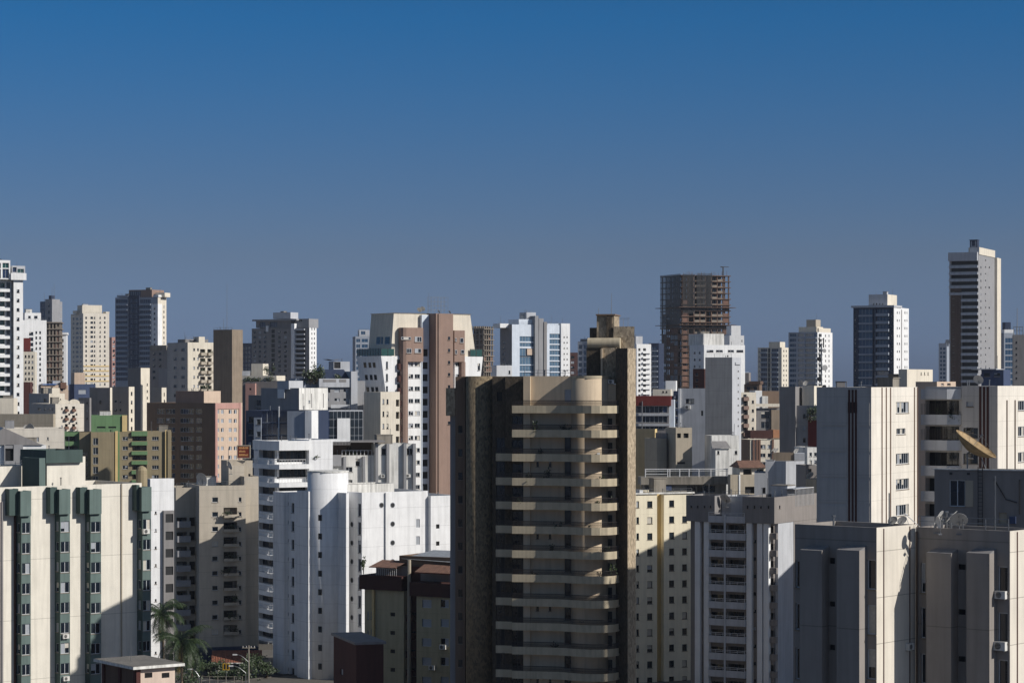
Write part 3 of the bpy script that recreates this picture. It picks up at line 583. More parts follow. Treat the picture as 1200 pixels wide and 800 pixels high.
b.pbox('penthouse', 'cream', 1135, 1146.5, 290, 296, y0=3, y1=9, side='cream'); b.box('penthouse', 'ltgrey', b.w-4, b.w+.3, .6, ym-.2, b.Z(298), b.Z(289.5), side='cream'); b.done()
x, y, z = b.world(b.w-2.5, 3, b.Z(289.7)-.7); e = empty('roof_tank', 'dark square tank with a pale U shaped mark on the tallest right tower', 'tank', (x, y, z), b.a)
m = MB(); m.box(-1.7, 1.7, -1.7, 1.7, .3, 4, 'navy'); m.obj('body', e); m = MB()
for q in ((-1.2,-.7),(.7,1.2)): m.box(q[0], q[1], -1.78, -1.71, .9, 3.6, 'bluegrey')
m.box(-.7, .7, -1.78, -1.71, .9, 1.4, 'bluegrey'); m.obj('mark', e); m = MB(); m.box(-1.9, 1.9, -1.9, 1.9, 4, 4.25, 'navy'); m.box(-1.5, 1.5, -1.5, 1.5, -.05, .3, 'navy'); m.obj('rim', e)
b = Bld('apartment_tower', 'faint grey tower just left of the tallest right tower', 'tower', -20, 1109.5, 1750, l=1100, r=1116)
b.mass('bluegrey', 402, F=b.gF([(1101.5,1104),(1105,1108)], rows(407,3,4.8,9), 'blue')); b.pbox('crown', 'grey', 1108, 1115, 398, 402.5, y0=1, y1=8); b.done()
b = Bld('office_tower', 'teal glass tower with a small roof box right of the tallest right tower', 'tower', 6, 1176.5, 1250, r=1189, d=12)
b.mass('bluegrey', 390, F=b.gF([(1178,1188)], rows(396,5.6,7,9), 'blue', 0, .3)); b.pbox('penthouse', 'navy', 1178, 1184.5, 377.5, 386, y0=2, y1=7); b.pbox('crown', 'white', 1177, 1188, 386, 390.3, y0=.5, y1=9); b.done()
b = Bld('office_tower', 'dark grey block with a roof frame cut by the right edge', 'building', -10, 1215, 900, l=1187.5, r=1225)
b.mass('dkgrey', 392, F=b.gF([(1190,1192)], rows(400,2.5,7,7), 'far')); 
m = MB()
for q in (1188,1191.5,1195,1198.5): x = b.X(q); m.tube((x,.5,b.Z(392)-.8), (x,.5,b.Z(382)), .12, 'steel', 5)
for zz in (383,387): m.tube((b.X(1188),.5,b.Z(zz)), (b.X(1198.5),.5,b.Z(zz)), .1, 'steel', 5)
m.obj('roof_frame', b.root); x, y, z = b.world(b.X(1192,2), 2, b.Z(392)); mast(x, y, z-.5, 10.5, 'tall thin antenna on the dark grey right edge block', .2); b.done()
# ============================================================ MIDDLE DISTANCE, LEFT
# cream block with planted balconies and the brown concrete stair tower
b = Bld('apartment_block', 'cream block with planted balconies, grey left side, joined to the brown concrete tower', 'building', 33, 220, 830, l=196, r=262)
b.box('wall', 'cream', 0, b.w, 0, b.d, 0, b.Z(401), F=b.gF([(226.5,228.5),(231,233)], rows(408,3.2,10.7,6), 'win')+b.gF([(234.5,240.5),(243,248)], rows(409,4.6,10.7,6), 'hole', 0, .9)+b.gF([(254,258.5)], rows(409,3.2,10.7,7), 'far'), L=b.gS([(203.5,207),(212.5,216.5)], rows(408,3.2,10.7,6), 0, 'far'), lmat='pshade')  # left side in the darkened pshade, standing for its shade
for c in ((234.5,240.8),(242.8,248.3)): b.bands('balcony', 'beige2', 'F', 0, b.X(c[0]), b.X(c[1]), [b.Z(416.4+10.7*i) for i in range(5)], 1.0, 1.1)
b.pbox('penthouse', 'dkgrey', 217, 244, 397.5, 401.5, y0=4, y1=10, F=b.gF([(222,228)], [(399,401)], 'far', 4)); b.pbox('penthouse', 'cream', 233, 240, 394.5, 401.5, y0=2, y1=6); b.done()
def shrub(name, label, pos, rx, ry, rz, n=160, leaf=.35, group=None, mat='leaf', cat='shrub', stem=True):
    e = empty(name, label, cat, pos, 0, group); m = MB()
    cl = [(rnd.uniform(-1,1)*rx*.8, rnd.uniform(-1,1)*ry*.8, rnd.uniform(.25,1)*rz) for _ in range(max(4, n//22))]
    for i in range(n):
        c = rnd.choice(cl); q = Vector((c[0]+rnd.gauss(0,.2)*rx, c[1]+rnd.gauss(0,.2)*ry, max(.05, c[2]+rnd.gauss(0,.16)*rz)))
        u = Vector((rnd.gauss(0,1), rnd.gauss(0,1), rnd.gauss(0,1))).normalized(); v = u.orthogonal().normalized(); l = leaf*rnd.uniform(.6,1.4)
        m.face([q-v*l*.3, q+u*l*.6-v*l*.1, q+u*l, q+v*l*.35+u*l*.4], mat)
    m.obj('foliage', e)
    if stem:
        m = MB()
        for c in cl[:5]: m.tube((c[0]*.25,c[1]*.25,-.05), c, .03+.01*rz, 'stem', 4)
        m.obj('stem', e)
    return e
x = b.X(241); shrub('planter_shrub', 'big green bush spilling over the lowest balcony of the cream block beside the brown tower', b.world(x, -.6, b.Z(457)), 1.8, .5, 2.0, 170, .5)
for i, (px, py) in enumerate(((237.5,416.5),(246,416.5),(237.5,427.2),(237.5,438))): shrub('planter_shrub', 'green bush on %s balcony of the cream block beside the brown tower' % ('the upper left','the upper right','the second left','the third left')[i], b.world(b.X(px), -.5, b.Z(py)+.2), .8, .35, 1.3, 60, .4)
b = Bld('stair_tower_block', 'windowless brown concrete tower rising between the cream block and the slate tower', 'tower', -33, 272, 805, l=250, r=284.5)
b.mass('brownconc', 386, R=(), F=()); 
for px, h in ((266,18),(262,5)): x, y, z = b.world(b.X(px, 3), 3, b.Z(386)-.7); mast(x, y, z, h*.9, 'tall thin antenna on the brown concrete tower' if h > 9 else 'short antenna on the brown concrete tower', .08)
b.done()
# dark brown / pink block in front
b = Bld('apartment_block', 'brown block with a pink and peach right side, strip windows on its shaded side', 'building', -33, 251.5, 740, l=172, r=285)
b.box('wall', 'dkbrown', 0, b.w, 0, b.d, 0, b.Z(472), F=b.gF([(184,193),(194.5,205),(211.5,227),(229.5,236.5)], rows(479,5.6,10.7,9), 'rib'), R=b.gS([(254,256.8),(259,262.2),(268,271.6),(274,277.4)], rows(480,4.6,10.7,9), b.w, 'shut'), side='peach')
b.box('side_wall', 'pink', b.w+.02, b.w+.35, -.02, b.Y(254, b.w), 0, b.Z(472)); b.box('side_wall', 'pink', b.w+.02, b.w+.3, b.Y(279.6, b.w), b.Y(282, b.w), 0, b.Z(472)); b.box('side_wall', 'pink', b.w+.02, b.w+.25, b.Y(254.2, b.w), b.Y(279.4, b.w), b.Z(479), b.Z(472.2), par=0)
b.pbox('penthouse', 'brown', 206, 239, 458, 472.5, y0=3, y1=11, side='peach'); b.done()
# gray cluster between
def slabs(name, label, c, D, l, r, top, mat, side, F=(), R=(), a=-33, cat='building', done=True, **k):
    b = Bld(name, label, cat, a, c, D, l=l, r=r); b.mass(mat, top, F=b.gF(*F) if F else (), R=b.gS(R[0], R[1], b.w, *R[2:]) if R else (), side=side, **k)
    if done: b.done()
    return b
slabs('apartment_block', 'tall narrow block, windowless grey face and pinkish cream corner, behind the green roof box', 165, 860, 150, 175.5, 431, 'dkgrey', 'cream', R=([(172,173.2)], rows(449,3,7.8,7), 'far'))
slabs('apartment_block', 'low grey block with a windowed cream edge, behind the green roof box', 151, 800, 131, 157.5, 453, 'dkgrey', 'cream', F=([(134,137),(140,142)], rows(469,2.6,10,3), 'far'), R=([(153.4,155.2)], rows(459,4.2,10.2,5), 'far'))
slabs('apartment_block', 'dark grey block with one tiny window right behind the green roof box', 129, 790, 105, 131.5, 454, 'dkgrey', 'cream', F=([(116.5,119)], [(469,473)], 'far'))
slabs('apartment_block', 'narrow dark grey block between the arched parapet block and the dark grey block', 105, 785, 92, 107, 466, 'dkgrey', 'dkgrey', F=([(94,96),(101,103)], rows(471,2.5,9,3), 'far'))
slabs('apartment_block', 'small grey block with cream side, standing before the big grey slab', 189.5, 870, 177.5, 195, 454, 'grey', 'cream', R=([(192,193)], rows(460,4,8,4), 'far'))
slabs('apartment_block', 'grey slab with a bright white side standing left of the cream balcony block', 202, 910, 186, 210.5, 432, 'grey', 'white')
b = slabs('apartment_block', 'dark grey block under the dark glazed tower, left of the cream balcony block', 196, 1010, 175.5, 203, 407, 'dkgrey', 'dkgrey', F=([(179,182),(186,189)], rows(413,3,7,5), 'far'), done=False); b.pbox('parapet_block', 'concrete', 176, 195, 404.5, 410, y0=-.3, y1=2); b.done()
b = Bld('apartment_block', 'cream block with zigzag arched parapet and two rusty balcony stacks', 'building', 30, 65, 740, l=36, r=98.5)
b.mass('creamj', 473, F=b.gF([(71.5,73.5)], rows(477.5,2.2,10.3,4), 'far')+b.gF([(76,79.5),(84.5,88)], rows(476,5.4,10.3,4), 'hole', 0, .6)+b.gF([(80,82.2),(88.5,90.6)], rows(484,2.2,10.3,3), 'far'), L=b.gS([(44,48),(52,54),(57,59),(61,63)], rows(478,2.4,10.3,4), 0, 'far'), lmat='pshade', par=.3)
m = MB()
for q in (75, 87): x = b.X(q); P = arc(x, 0, 1.9, 0, 180, 10); m.face([(p[0], -.02, b.Z(473)-.05+p[1]*.75) for p in P], 'cream'); [m.face([(P[i][0],-.02,b.Z(473)-.05+P[i][1]*.75),(P[i+1][0],-.02,b.Z(473)-.05+P[i+1][1]*.75),(P[i+1][0],.4,b.Z(473)-.05+P[i+1][1]*.75),(P[i][0],.4,b.Z(473)-.05+P[i][1]*.75)], 'cream') for i in range(10)]
m.obj('arched_parapet', b.root)
for q in (77.6, 86.2): b.bands('balcony', 'rust', 'F', 0, b.X(q-2), b.X(q+2), [b.Z(482.3+10.3*i) for i in range(3)], .8, .9)
b.done()
b = Bld('low_block', 'low cream building with roof huts behind the arched parapet block', 'building', 30, 57.5, 800, l=34, r=76)
b.mass('cream', 461, F=b.gF([(70,71.5)], [(467,469)], 'far'), L=b.gS([(43,46.5),(51,54.5)], [(467,471.5)], 0, 'far'), lmat='pshade'); b.pbox('penthouse', 'cream', 61, 70, 454.5, 461.3, y0=2, y1=6); b.done()
b = Bld('house', 'peach walled roof hut with a blue tarpaulin lean-to, at the foot of the cream tower', 'house', 20, 87, 880, l=81, r=112)
b.mass('bluewall', 450, F=b.gF([(92,101)], [(456.5,461.5)], 'alu' if 0 else 'shut')); b.pbox('penthouse', 'peach', 87.2, 99.5, 436.5, 450.3, y0=1, y1=8); b.done()
b = Bld('house', 'low terracotta hut with a blue sheet roof left of the peach roof hut', 'house', 18, 48, 900, l=45, r=80)
b.mass('peach', 451, F=b.gF([(58,62),(71,74)], [(453,458)], 'far')); b.solid('roof_sheet', 'tarp', b.X(50), b.X(66), -.6, 5, b.Z(450.8), b.Z(449.6)); b.pbox('penthouse', 'rust', 71, 78, 448, 455, y0=-.6, y1=4); b.done()
b = Bld('low_block', 'red brick side wall strip at the foot of the cream red patch block', 'building', 6, 27.5, 860, r=35.5, d=9)
b.mass('brick', 447.5); b.done()
# green and olive block
b = Bld('apartment_block', 'olive block with green balcony stripes and a green penthouse box', 'building', 9, 106.5, 690, l=103, r=201)
b.box('wall', 'olive', b.X(133.5), b.w, 1.5, 16, 0, b.Z(506), F=b.gF([(143.5,150),(178,186)], rows(511.5,4.4,11.2,8), 'win', 1.5)+b.gF([(155,172)], rows(511,5.6,11.2,8), 'loggia', 1.5, 1.4))
b.pbox('front_wing', 'olive', 106.5, 133.8, 506, y0=0, y1=12, F=b.gF([(109,115)], rows(513,8,11.2,5), 'win', 0)); b.bands('balcony', 'green', 'F', 1.5, b.X(154.2,1.5), b.X(172.8,1.5), [b.Z(521+11.2*i,40,1.5) for i in range(6)], 1.05, .55)
b.solid('fascia', 'green', b.X(154.2,1.5), b.X(172.8,1.5), .9, 1.52, b.Z(511), b.Z(505.5)); b.solid('pilaster', 'yellow', b.X(135,1.5), b.X(138,1.5), .7, 1.52, 0, b.Z(505)); b.solid('pilaster', 'green', b.X(138.2,1.5), b.X(140,1.5), .9, 1.52, 0, b.Z(506.5)); b.solid('pilaster', 'yellow', b.X(193.5,1.5), b.X(195.5,1.5), .9, 1.52, 0, b.Z(504)); b.solid('pilaster', 'olive', b.X(196.5,1.5), b.X(200.5,1.5), .6, 1.52, 0, b.Z(504))
b.pbox('side_wing', 'green', 74, 93, 506, y0=3.5, y1=14, F=b.gF([(76,91)], rows(511,6,11.2,6), 'loggia', 3.5, 1.2)); b.pbox('side_wing', 'olive', 93, 106.5, 506, y0=2.5, y1=13, F=b.gF([(96,103)], rows(530,5,11.2,5), 'far', 2.5))
b.pbox('penthouse', 'green', 106.8, 148.8, 486.5, 506.5, y0=5, y1=15, F=b.gF([(113.5,123.5),(127,136)], [(499.5,501.5)], 'hole', 5)); b.solid('penthouse_lit_strip', 'yellow', b.X(143.2,5), b.X(149,5), 4.6, 5.02, b.Z(506), b.Z(486.8)); b.done()  # yellow strip: the lit side of the green box put into colour
sh = b
# pale long roof, tan wall, sloped grey roof on the left
b = Bld('low_block', 'long flat tan concrete wall at the left edge above the grey gable', 'building', -8, 62.5, 640, l=-30, r=65)
b.mass('tan', 485); b.done()
b = Bld('low_block', 'cream flat wall at the far left edge under the tall white tower', 'building', 5, -30, 720, r=16, d=10)
b.mass('cream', 466.5); b.done()
b = Bld('warehouse', 'pale rendered block with a purple curtained window, above the green and white apartment block', 'building', 14, -25, 560, r=75.5, d=15)
b.mass('creamj', 502, F=b.gF([(41,45.5)], [(512,517.5)], 'shut')+b.gF([(55,57)], [(512,515.5)], 'win')); b.done()
b = Bld('house', 'grey gabled roof house with a dark tall opening and white walls, left edge', 'house', 16, -26, 440, r=54, d=14)
xr = b.X(4.5); z0 = b.Z(522, xr); zr = b.Z(501, xr)
b.box('wall', 'white', 0, b.w, 0, b.d, 0, b.Z(522), F=b.gF([(6,16)], [(516,540)], 'hole', 0, 1.0))
m = MB(); xa = b.X(-26); xb = b.X(50); zt_ = zr
m.face([(xa,-.3,b.Z(521)),(xb,-.3,b.Z(522)),(xr,-.3,zt_)], 'dkgrey'); m.face([(xr,-.3,zt_),(xb,-.3,b.Z(522)),(xb,13,b.Z(522)),(xr,13,zt_)], 'metalroof'); m.face([(xa,-.3,b.Z(521)),(xr,-.3,zt_),(xr,13,zt_),(xa,13,b.Z(521))], 'metalroof'); m.face([(xa,13,b.Z(521)),(xr,13,zt_),(xb,13,b.Z(522))], 'dkgrey'); m.obj('gable_roof', b.root)
b.box('front_wall', 'grey', b.X(5,-.6), b.X(27,-.6), -.6, -.01, 0, b.Z(521), F=b.gF([(6.2,16)], [(515,540)], 'hole', -.6, .5)); b.done()
# ============================================================ GREEN AND WHITE APARTMENT BLOCK
b = Bld('apartment_block', 'cream white apartment block with stacked dark green window bays, lower left', 'building', 40, -8, 335, r=166, d=13)
zt = b.Z(571); b.box('wall', 'green_white', -16, b.X(166), 0, b.d, 0, zt)
m = MB()
for q in (17,): x = b.X(q); m.box(x-.12, x+.12, -.25, .02, 0, zt-2, 'maroon')
for q in (2,): x = b.X(q); m.box(x-.12, x+.12, -.25, .02, 0, zt-2, 'dkgrey')
m.obj('downpipe', b.root)
x = b.X(142); m = MB(); m.tube((x,-.12,0), (x,-.12,zt), .11, 'tan', 6); m.obj('downpipe', b.root)
pit = 2.78
def bay(l, mid, r, top, ptop, nrow, side=True, lw=1.6):
    """projecting green window bay: narrow left cheek and front; windows stacked between green spandrels"""
    out = 1.5; xr_ = b.X(r, -out); xm = b.X(mid, -out); zt_ = b.Z(top, xm, -out)
    zw = [b.Z(ptop+23.75*i, xm, -out) for i in range(nrow)]
    F = [(xm+.1, xr_-.08, z-1.5, z, 'win', .2) for z in zw]; L = [(-out+.45, -.25, z-1.35, z-.05, 'win', .2) for z in zw]
    b.box('window_bay', 'bay_green', xm, xr_, -out, 0.02, 0, zt_, F=F, L=L, lmat='bay_dark', par=0)  # cheeks darker than the front: their shade is put into the colour
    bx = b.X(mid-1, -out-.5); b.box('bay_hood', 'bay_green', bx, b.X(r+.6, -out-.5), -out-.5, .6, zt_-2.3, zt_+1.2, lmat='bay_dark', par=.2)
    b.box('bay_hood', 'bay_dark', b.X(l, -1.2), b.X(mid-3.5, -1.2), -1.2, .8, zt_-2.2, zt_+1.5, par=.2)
bay(11, 25, 36, 585, 588.5, 10); bay(59, 70.5, 82, 583, 587, 10); bay(94, 106, 118.5, 583, 587.5, 10); bay(160, 167, 177, 580, 584.5, 10)
b.done(); gw = b
x0 = b.X(54, 7)
b.pbox('penthouse', 'green_white', 55, 100, 535, y0=6, y1=14, par=.3); b.pbox('penthouse', 'bay_dark', 54, 97, 527, 542, y0=5.4, y1=13); b.box('penthouse', 'bay_green', b.X(46,3), b.X(53,3), 3, 8, 0, b.Z(536,x0,3), side='bay_dark'); b.pbox('penthouse', 'green_white', -20, 44, 546, y0=9, y1=16); b.done()
# green dome tank behind
e = empty('water_tank', 'small olive green domed tank on the roof behind the green and white block', 'tank', gw.world(gw.X(166, 9), 9, gw.Z(553, None, 0)-1.2)); m = MB(); P = arc(0,0,.85,0,330,11)
m.loft(P, -2, P, .5, 'olive'); m.obj('drum', e); m = MB(); m.loft(P, .5, [(p[0]*.75,p[1]*.75) for p in P], .95, 'olive'); m.loft([(p[0]*.74,p[1]*.74) for p in P], .95, [(p[0]*.2,p[1]*.2) for p in P], 1.2, 'olive'); m.obj('dome', e)
# roof dishes etc.
def dishobj(label, pos, r, yaw, tilt, mat='dish', group=None, base=.5, ribs=0, depth=.28):
    """parabolic dish: reflector, feed arm, mount; yaw = compass turn, tilt = upward tilt in degrees"""
    e = empty('satellite_dish', label, 'satellite dish', pos, R_(yaw), group); A = MB(); n = 20; rings = 5
    ct, st_ = math.cos(R_(tilt)), math.sin(R_(tilt)); T = lambda p: (p[0], -p[2]*ct-p[1]*st_*1.0, p[1]*ct*1.0-p[2]*-st_ + base+r*.75)
    q = []
    for k in range(rings+1):
        rr = r*k/rings; h = depth*r*(k/rings)**2; q.append([T((rr*math.cos(2*math.pi*i/n), rr*math.sin(2*math.pi*i/n), h)) for i in range(n)])
    for k in range(rings):
        for i in range(n):
            j = (i+1) % n; f = [q[k][i], q[k][j], q[k+1][j], q[k+1][i]] if k else [q[0][0], q[1][j], q[1][i]]
            A.face(f, mat)
    for i in range(n): A.tube(q[rings][i], q[rings][(i+1) % n], r*.018, mat, 4)
    for i in range(ribs):
        for k in range(rings): a_, b_ = q[k][(i*n//ribs) % n], q[k+1][(i*n//ribs) % n]; A.tube(a_, b_, r*.014, 'stem', 4)
    A.obj('reflector', e); A = MB(); f = T((0,0,r*.85)); A.tube(T((0,-r*.98,depth*r)), f, r*.02, 'steel', 4); A.tube(f, T((0,0,r*.7)), r*.06, 'steel', 6); A.obj('feed_arm', e)
    A = MB(); A.tube((0,.05,0), (0,.05,base+r*.3), r*.05, 'steel', 6); A.tube((0,.05,base+r*.3), T((0,0,-.02*r)), r*.05, 'steel', 6); A.box(-r*.3, r*.3, -r*.3, r*.3, -.05, .04, 'steel'); A.obj('mount', e)
    return e
for i, (px, py, rr) in enumerate(((24,497,.75),(31,496,.9))): dishobj(('smaller grey','larger white')[i]+' dish lying at the foot of the tan wall, left', (wx(px, 560), 566, wz(503, 560)-.8), rr, (40,-30)[i], 30)
# air conditioners
def acunit(label, pos, rz, s=1.0, group=None):
    e = empty('air_conditioner', label, 'air conditioner', pos, rz, group); m = MB(); m.box(-.45*s, .45*s, -.38*s, 0, 0, .6*s, 'acwhite'); m.obj('case', e)
    m = MB(); P = [(.24*math.cos(t*.5236)*s-.1*s, .24*math.sin(t*.5236)*s+.3*s) for t in range(12)]
    m.face([(p[0], -.385*s, p[1]) for p in P], 'frame_dark'); 
    for i in range(5): m.box(-.34*s, .14*s, -.4*s, -.39*s, (.1+.1*i)*s-.008, (.1+.1*i)*s+.008, 'acwhite')
    m.obj('fan_grille', e); m = MB(); m.box(-.4*s, -.34*s, -.4*s, .01, -.06*s, 0, 'steel'); m.box(.34*s, .4*s, -.4*s, .01, -.06*s, 0, 'steel'); m.obj('bracket', e); return e
xx = gw.X(76, -1.5); acunit('white air conditioner low on the second green bay of the green and white block', gw.world(xx, -1.52, gw.Z(747.5, xx, -1.5)), gw.a, 1.05)
xx = gw.X(76.5, -1.5); acunit('dark soiled air conditioner at the very bottom of the second green bay', gw.world(xx, -1.52, gw.Z(797, xx, -1.5)), gw.a, 1.05)
xx = gw.X(170, -1.5); acunit('air conditioner near the top of the rightmost green bay', gw.world(xx, -1.52, gw.Z(625, xx, -1.5)), gw.a, 1.15)
# white block behind it
b = Bld('apartment_block', 'plain white block with tiny windows tucked behind the right end of the green bays', 'building', 30, 176, 400, l=172, r=204)
b.mass('whitej', 561, F=b.gF([(181.5,183.5)], rows(599,3,20.5,10), 'far')); b.pbox('side_wing', 'dkgrey', 192, 204, 598, y0=-.6, y1=3, F=b.gF([(194,203)], rows(602,10,20.5,9), 'hole', -.6)); b.done()
# beige house front corner bottom-left
b = Bld('house', 'small pinkish beige house with a flat brown roof and louvred vents, bottom left', 'house', 36, 160.5, 285, l=121, r=205)
b.mass('creamj' if 0 else 'rose', 783, F=b.gF([(169.5,178.5),(189.5,198.5)], [(788,794)], 'vent'), lmat='mud', par=0, L=());  # left side painted brown to stand for its shade
m = MB(); m.box(-.9, b.w+.9, -.8, b.d+.8, 0, .32, 'stain_white'); m.box(-.85, b.w+.85, -.75, b.d+.75, .32, .36, 'roof'); m.obj('roof_slab', b.root, (0,0,b.Z(783)))
for u in (0, b.d*.45, b.d-.6): b.solid('pilaster', 'brick', -.25, .1, u, u+.5, 0, b.Z(783.3))
b.solid('pilaster', 'brick', -.2, .35, -.25, .1, 0, b.Z(783.3)); x, y, z = b.world(1.5, 4.5, b.Z(783)+.3); mast(x, y, z, 2.9, 'thin bare pole on the flat roof of the pinkish beige house', .04, cat='pole'); b.done()
# ============================================================ BEIGE BLOCK WITH PLANTED BALCONIES
b = Bld('apartment_block', 'beige block with planted balconies and a hut on top, shaded lower floors, above the palms', 'building', 17, 233.5, 420, l=225, r=288)
z0 = b.Z(569)
b.box('wall', 'beige', 0, b.w, 0, 14, 0, z0, F=b.gF([(248.5,255.5)], rows(582.5,5.8,17.2,10), 'win')+b.gF([(262,278)], rows(594.5,11.5,17.2,9), 'loggia', 0, 1.3)+b.gF([(279.5,283)], rows(582.5,5.4,17.2,10), 'win'), L=())
m = MB(); P = [(b.X(261.5),0)]+[(b.X(261.5)+ (b.X(279)-b.X(261.5))*t, -1.05-.25*math.sin(math.pi*t)) for t in (0,.25,.5,.75,1)]+[(b.X(279),0)]
m.prism(P[::1], 0, .14, 'beige2'); m.prism([(p[0], p[1]) for p in P[1:-1]]+[(p[0], p[1]+.12) for p in reversed(P[1:-1])], .14, .5, 'beige2'); pm = m.mesh('balcony')
m = MB()
for i in range(1, 5):
    m.tube((*P[i],1.0), (*P[i+1],1.0), .03, 'rail_dark', 4)
    for t in range(5): q = [P[i][k]+(P[i+1][k]-P[i][k])*t/5 for k in (0,1)]; m.tube((*q,.5), (*q,1.0), .02, 'rail_dark', 3)
rm = m.mesh('railing'); nm = ('top','second','third','fourth','fifth','sixth','seventh','eighth','ninth')
for i in range(9):
    z = b.Z(606+17.2*i); o = part('balcony', pm, b.root, (0,0,z)); part('railing', rm, o)
    if i not in (2,5): shrub('planter_shrub', 'dark plants hanging on the %s balcony of the shaded beige block' % nm[i], b.world(b.X(264.5+rnd.uniform(0,10)), -1.1, z+.1), 1.0, .3, .9+.4*rnd.random(), 80, .32)
b.solid('awning', 'tan', b.X(261.5), b.X(279), -1.2, .02, b.Z(606.5), b.Z(604))
b.box('side_wing', 'beige', b.w+.01, b.X(303,1.5), 1.5, 13, 0, b.Z(558.5, b.w), F=(), side='beige2')
b.solid('penthouse', 'beige', b.X(268,5), b.X(286,5), 5, 11, z0-.6, b.Z(547)); b.pbox('penthouse', 'beige2', 266, 296, 539.5, 569, y0=7, y1=13, F=b.gF([(291,293.5)], [(555,558)], 'hole', 7))
b.pbox('rear_wing', 'beige2', 206, 234, 571, y0=4, y1=13, F=b.gF([(207,219)], rows(606,10,17.2,9), 'loggia', 4, 1.4)+b.gF([(222,232)], rows(606,10,17.2,9), 'hole', 4, 1.2)); b.bands('balcony', 'grey', 'F', 4, b.X(206.5,4), b.X(222,4), [b.Z(617+17.2*i,0,4) for i in range(8)], 1.1, 1.4)
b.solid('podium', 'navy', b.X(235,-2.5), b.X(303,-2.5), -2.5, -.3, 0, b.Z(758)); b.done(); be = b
x, y, z = b.world(b.X(237,4), 4, z0-.6); dishobj('white dish on the roof edge of the beige block, left of its hut', (x, y, z+.4), 1.0, -20, 20)
x, y, z = b.world(b.X(269.5,5), 4.2, z0-.6); dishobj('small white dish beside the roof hut of the beige block', (x, y, z+2.4), .8, -60, 20, base=.9)
# ============================================================ WHITE BALCONY BLOCK WITH CHAMFERED BANDS
b = Bld('apartment_block', 'white block with wide chamfered balcony bands and dark glazing, behind the white cylinder', 'building', 27, 324, 462, l=302, r=378)
xs_ = b.X(361.5)
b.box('wall', 'white', 0, xs_, .9, b.d, 0, b.Z(517), F=b.gF([(324.5,361)], [(528,541.5),(549,561),(571,578)], 'balc', .9, .9), L=b.gS([(303.5,323)], rows(528,9.5,21.2,12), 0, 'balc', .9), par=.3)
b.box('stair_tower', 'whitej', xs_, b.w+2, -.3, b.d, 0, b.Z(515.5))
P = lambda o, q: [(-.02-o,b.d-.3),(-.02-o,.6),(.8-o*.6,-o),(xs_-q-.01,-o),(xs_-.01,-o+.2),(xs_-.01,.88),(1.1,.88),(.3,1.4),(.3,b.d-.3)]
for i, (t, q) in enumerate([(516.5,527.5)]+[(544+21.3*k, 549.5+21.3*k) for k in range(11)]):
    pts = P(1.15, 1.0); m = MB(); m.prism(pts, b.Z(q,0,0), b.Z(t,0,0), 'white'); o = m.obj('balcony' if i else 'cornice', b.root)
    if i:
        m = MB(); z = b.Z(t,0,0); ring = pts[:4]
        for k in range(3):
            n = max(2, int(math.dist(ring[k], ring[k+1])/.55))
            for u in range(n+1):
                x = ring[k][0]+(ring[k+1][0]-ring[k][0])*u/n; y = ring[k][1]+(ring[k+1][1]-ring[k][1])*u/n; m.box(x-.03, x+.03, y+.04, y+.1, z, z+.85, 'rail_light')
            m.tube((*ring[k], z+.9), (*ring[k+1], z+.9), .06, 'rail_light', 5)
        m.obj('railing', o)
b.done(); wb = b
shrub('planter_shrub', 'green shrub on the right end of the upper white chamfered balcony', b.world(b.X(369), -.5, b.Z(538.5)), .9, .3, .6, 60, .3)
# white terrace block to its right
b = Bld('apartment_block', 'stained white terrace block with planted pergola and grey buttresses, right of the chamfered balconies', 'building', 13, 376, 470, r=486, d=12)
z0 = b.Z(521)
b.box('wall', 'stain_white', 0, b.w, 2.5, b.d, 0, b.Z(533.5, 0, 2.5), F=b.gF([(416.5,422)], [(537,546)], 'win', 2.5)+b.gF([(446,448.5),(463,465.5),(471,473.5)], [(554.5,557.5)], 'far', 2.5)+b.gF([(405,413)], [(547,553),(562,569)], 'win', 2.5))
b.solid('fascia', 'white', b.X(378), b.X(411), .6, 2.0, b.Z(517.6), b.Z(514.5)); b.solid('roof_beam', 'dkgrey', b.X(411), b.X(451,.8), .5, 6, b.Z(518.5), b.Z(516.6))
m = MB(); 
for i in range(16): x = b.X(384)+(b.X(410)-b.X(384))*i/15; m.box(x, x+.14, .4, 6, b.Z(521.5), b.Z(518.2), 'dkgrey')
m.obj('pergola', b.root); b.box('terrace_wall', 'dkbrown', b.X(384,6), b.X(438,6), 6, 9, b.Z(534,0,6), b.Z(518,0,6), par=0)
b.bands('parapet_block', 'grey', 'F', 2.45, b.X(378,2), b.X(400,2), [b.Z(546,0,2.4)], 2.2, .5); m = MB()
for i in range(9): x = b.X(403)+(b.X(438)-b.X(403))*i/8; m.box(x, x+.1, 2.55, 2.63, b.Z(534), b.Z(528.5), 'rail_light')
m.box(b.X(403), b.X(438), 2.55, 2.63, b.Z(528.5), b.Z(528), 'rail_light'); m.obj('railing', b.root)
b.pbox('upper_wall', 'stain_white', 439, 484.5, 520, y0=2.2, y1=b.d, F=b.gF([(447,452.5),(476.5,483.5)], [(525,533)], 'win', 2.2)); b.fins('buttress', 'grey', 'F', 2.2, [b.X(q,2.2) for q in (441,454,474,485)], .55, .7, 0, b.Z(520,0,2.2)); b.fins('buttress', 'grey', 'F', 2.5, [b.X(q,2.5) for q in (403.5,426)], .5, .7, 0, b.Z(535,0,2.5)); b.done()
for i, (px, w_, h_) in enumerate(((391,1.1,.8),(407,.9,1.5),(413,.8,.9))): shrub('planter_shrub', ('yellowish low shrub under the white pergola','tall green bush on the white terrace beside the railing','dark shrub behind the white terrace railing')[i], b.world(b.X(px,3), 3.2, b.Z(533.5,0,2.5)-.5), w_, .6, h_*1.6, 90, .35)
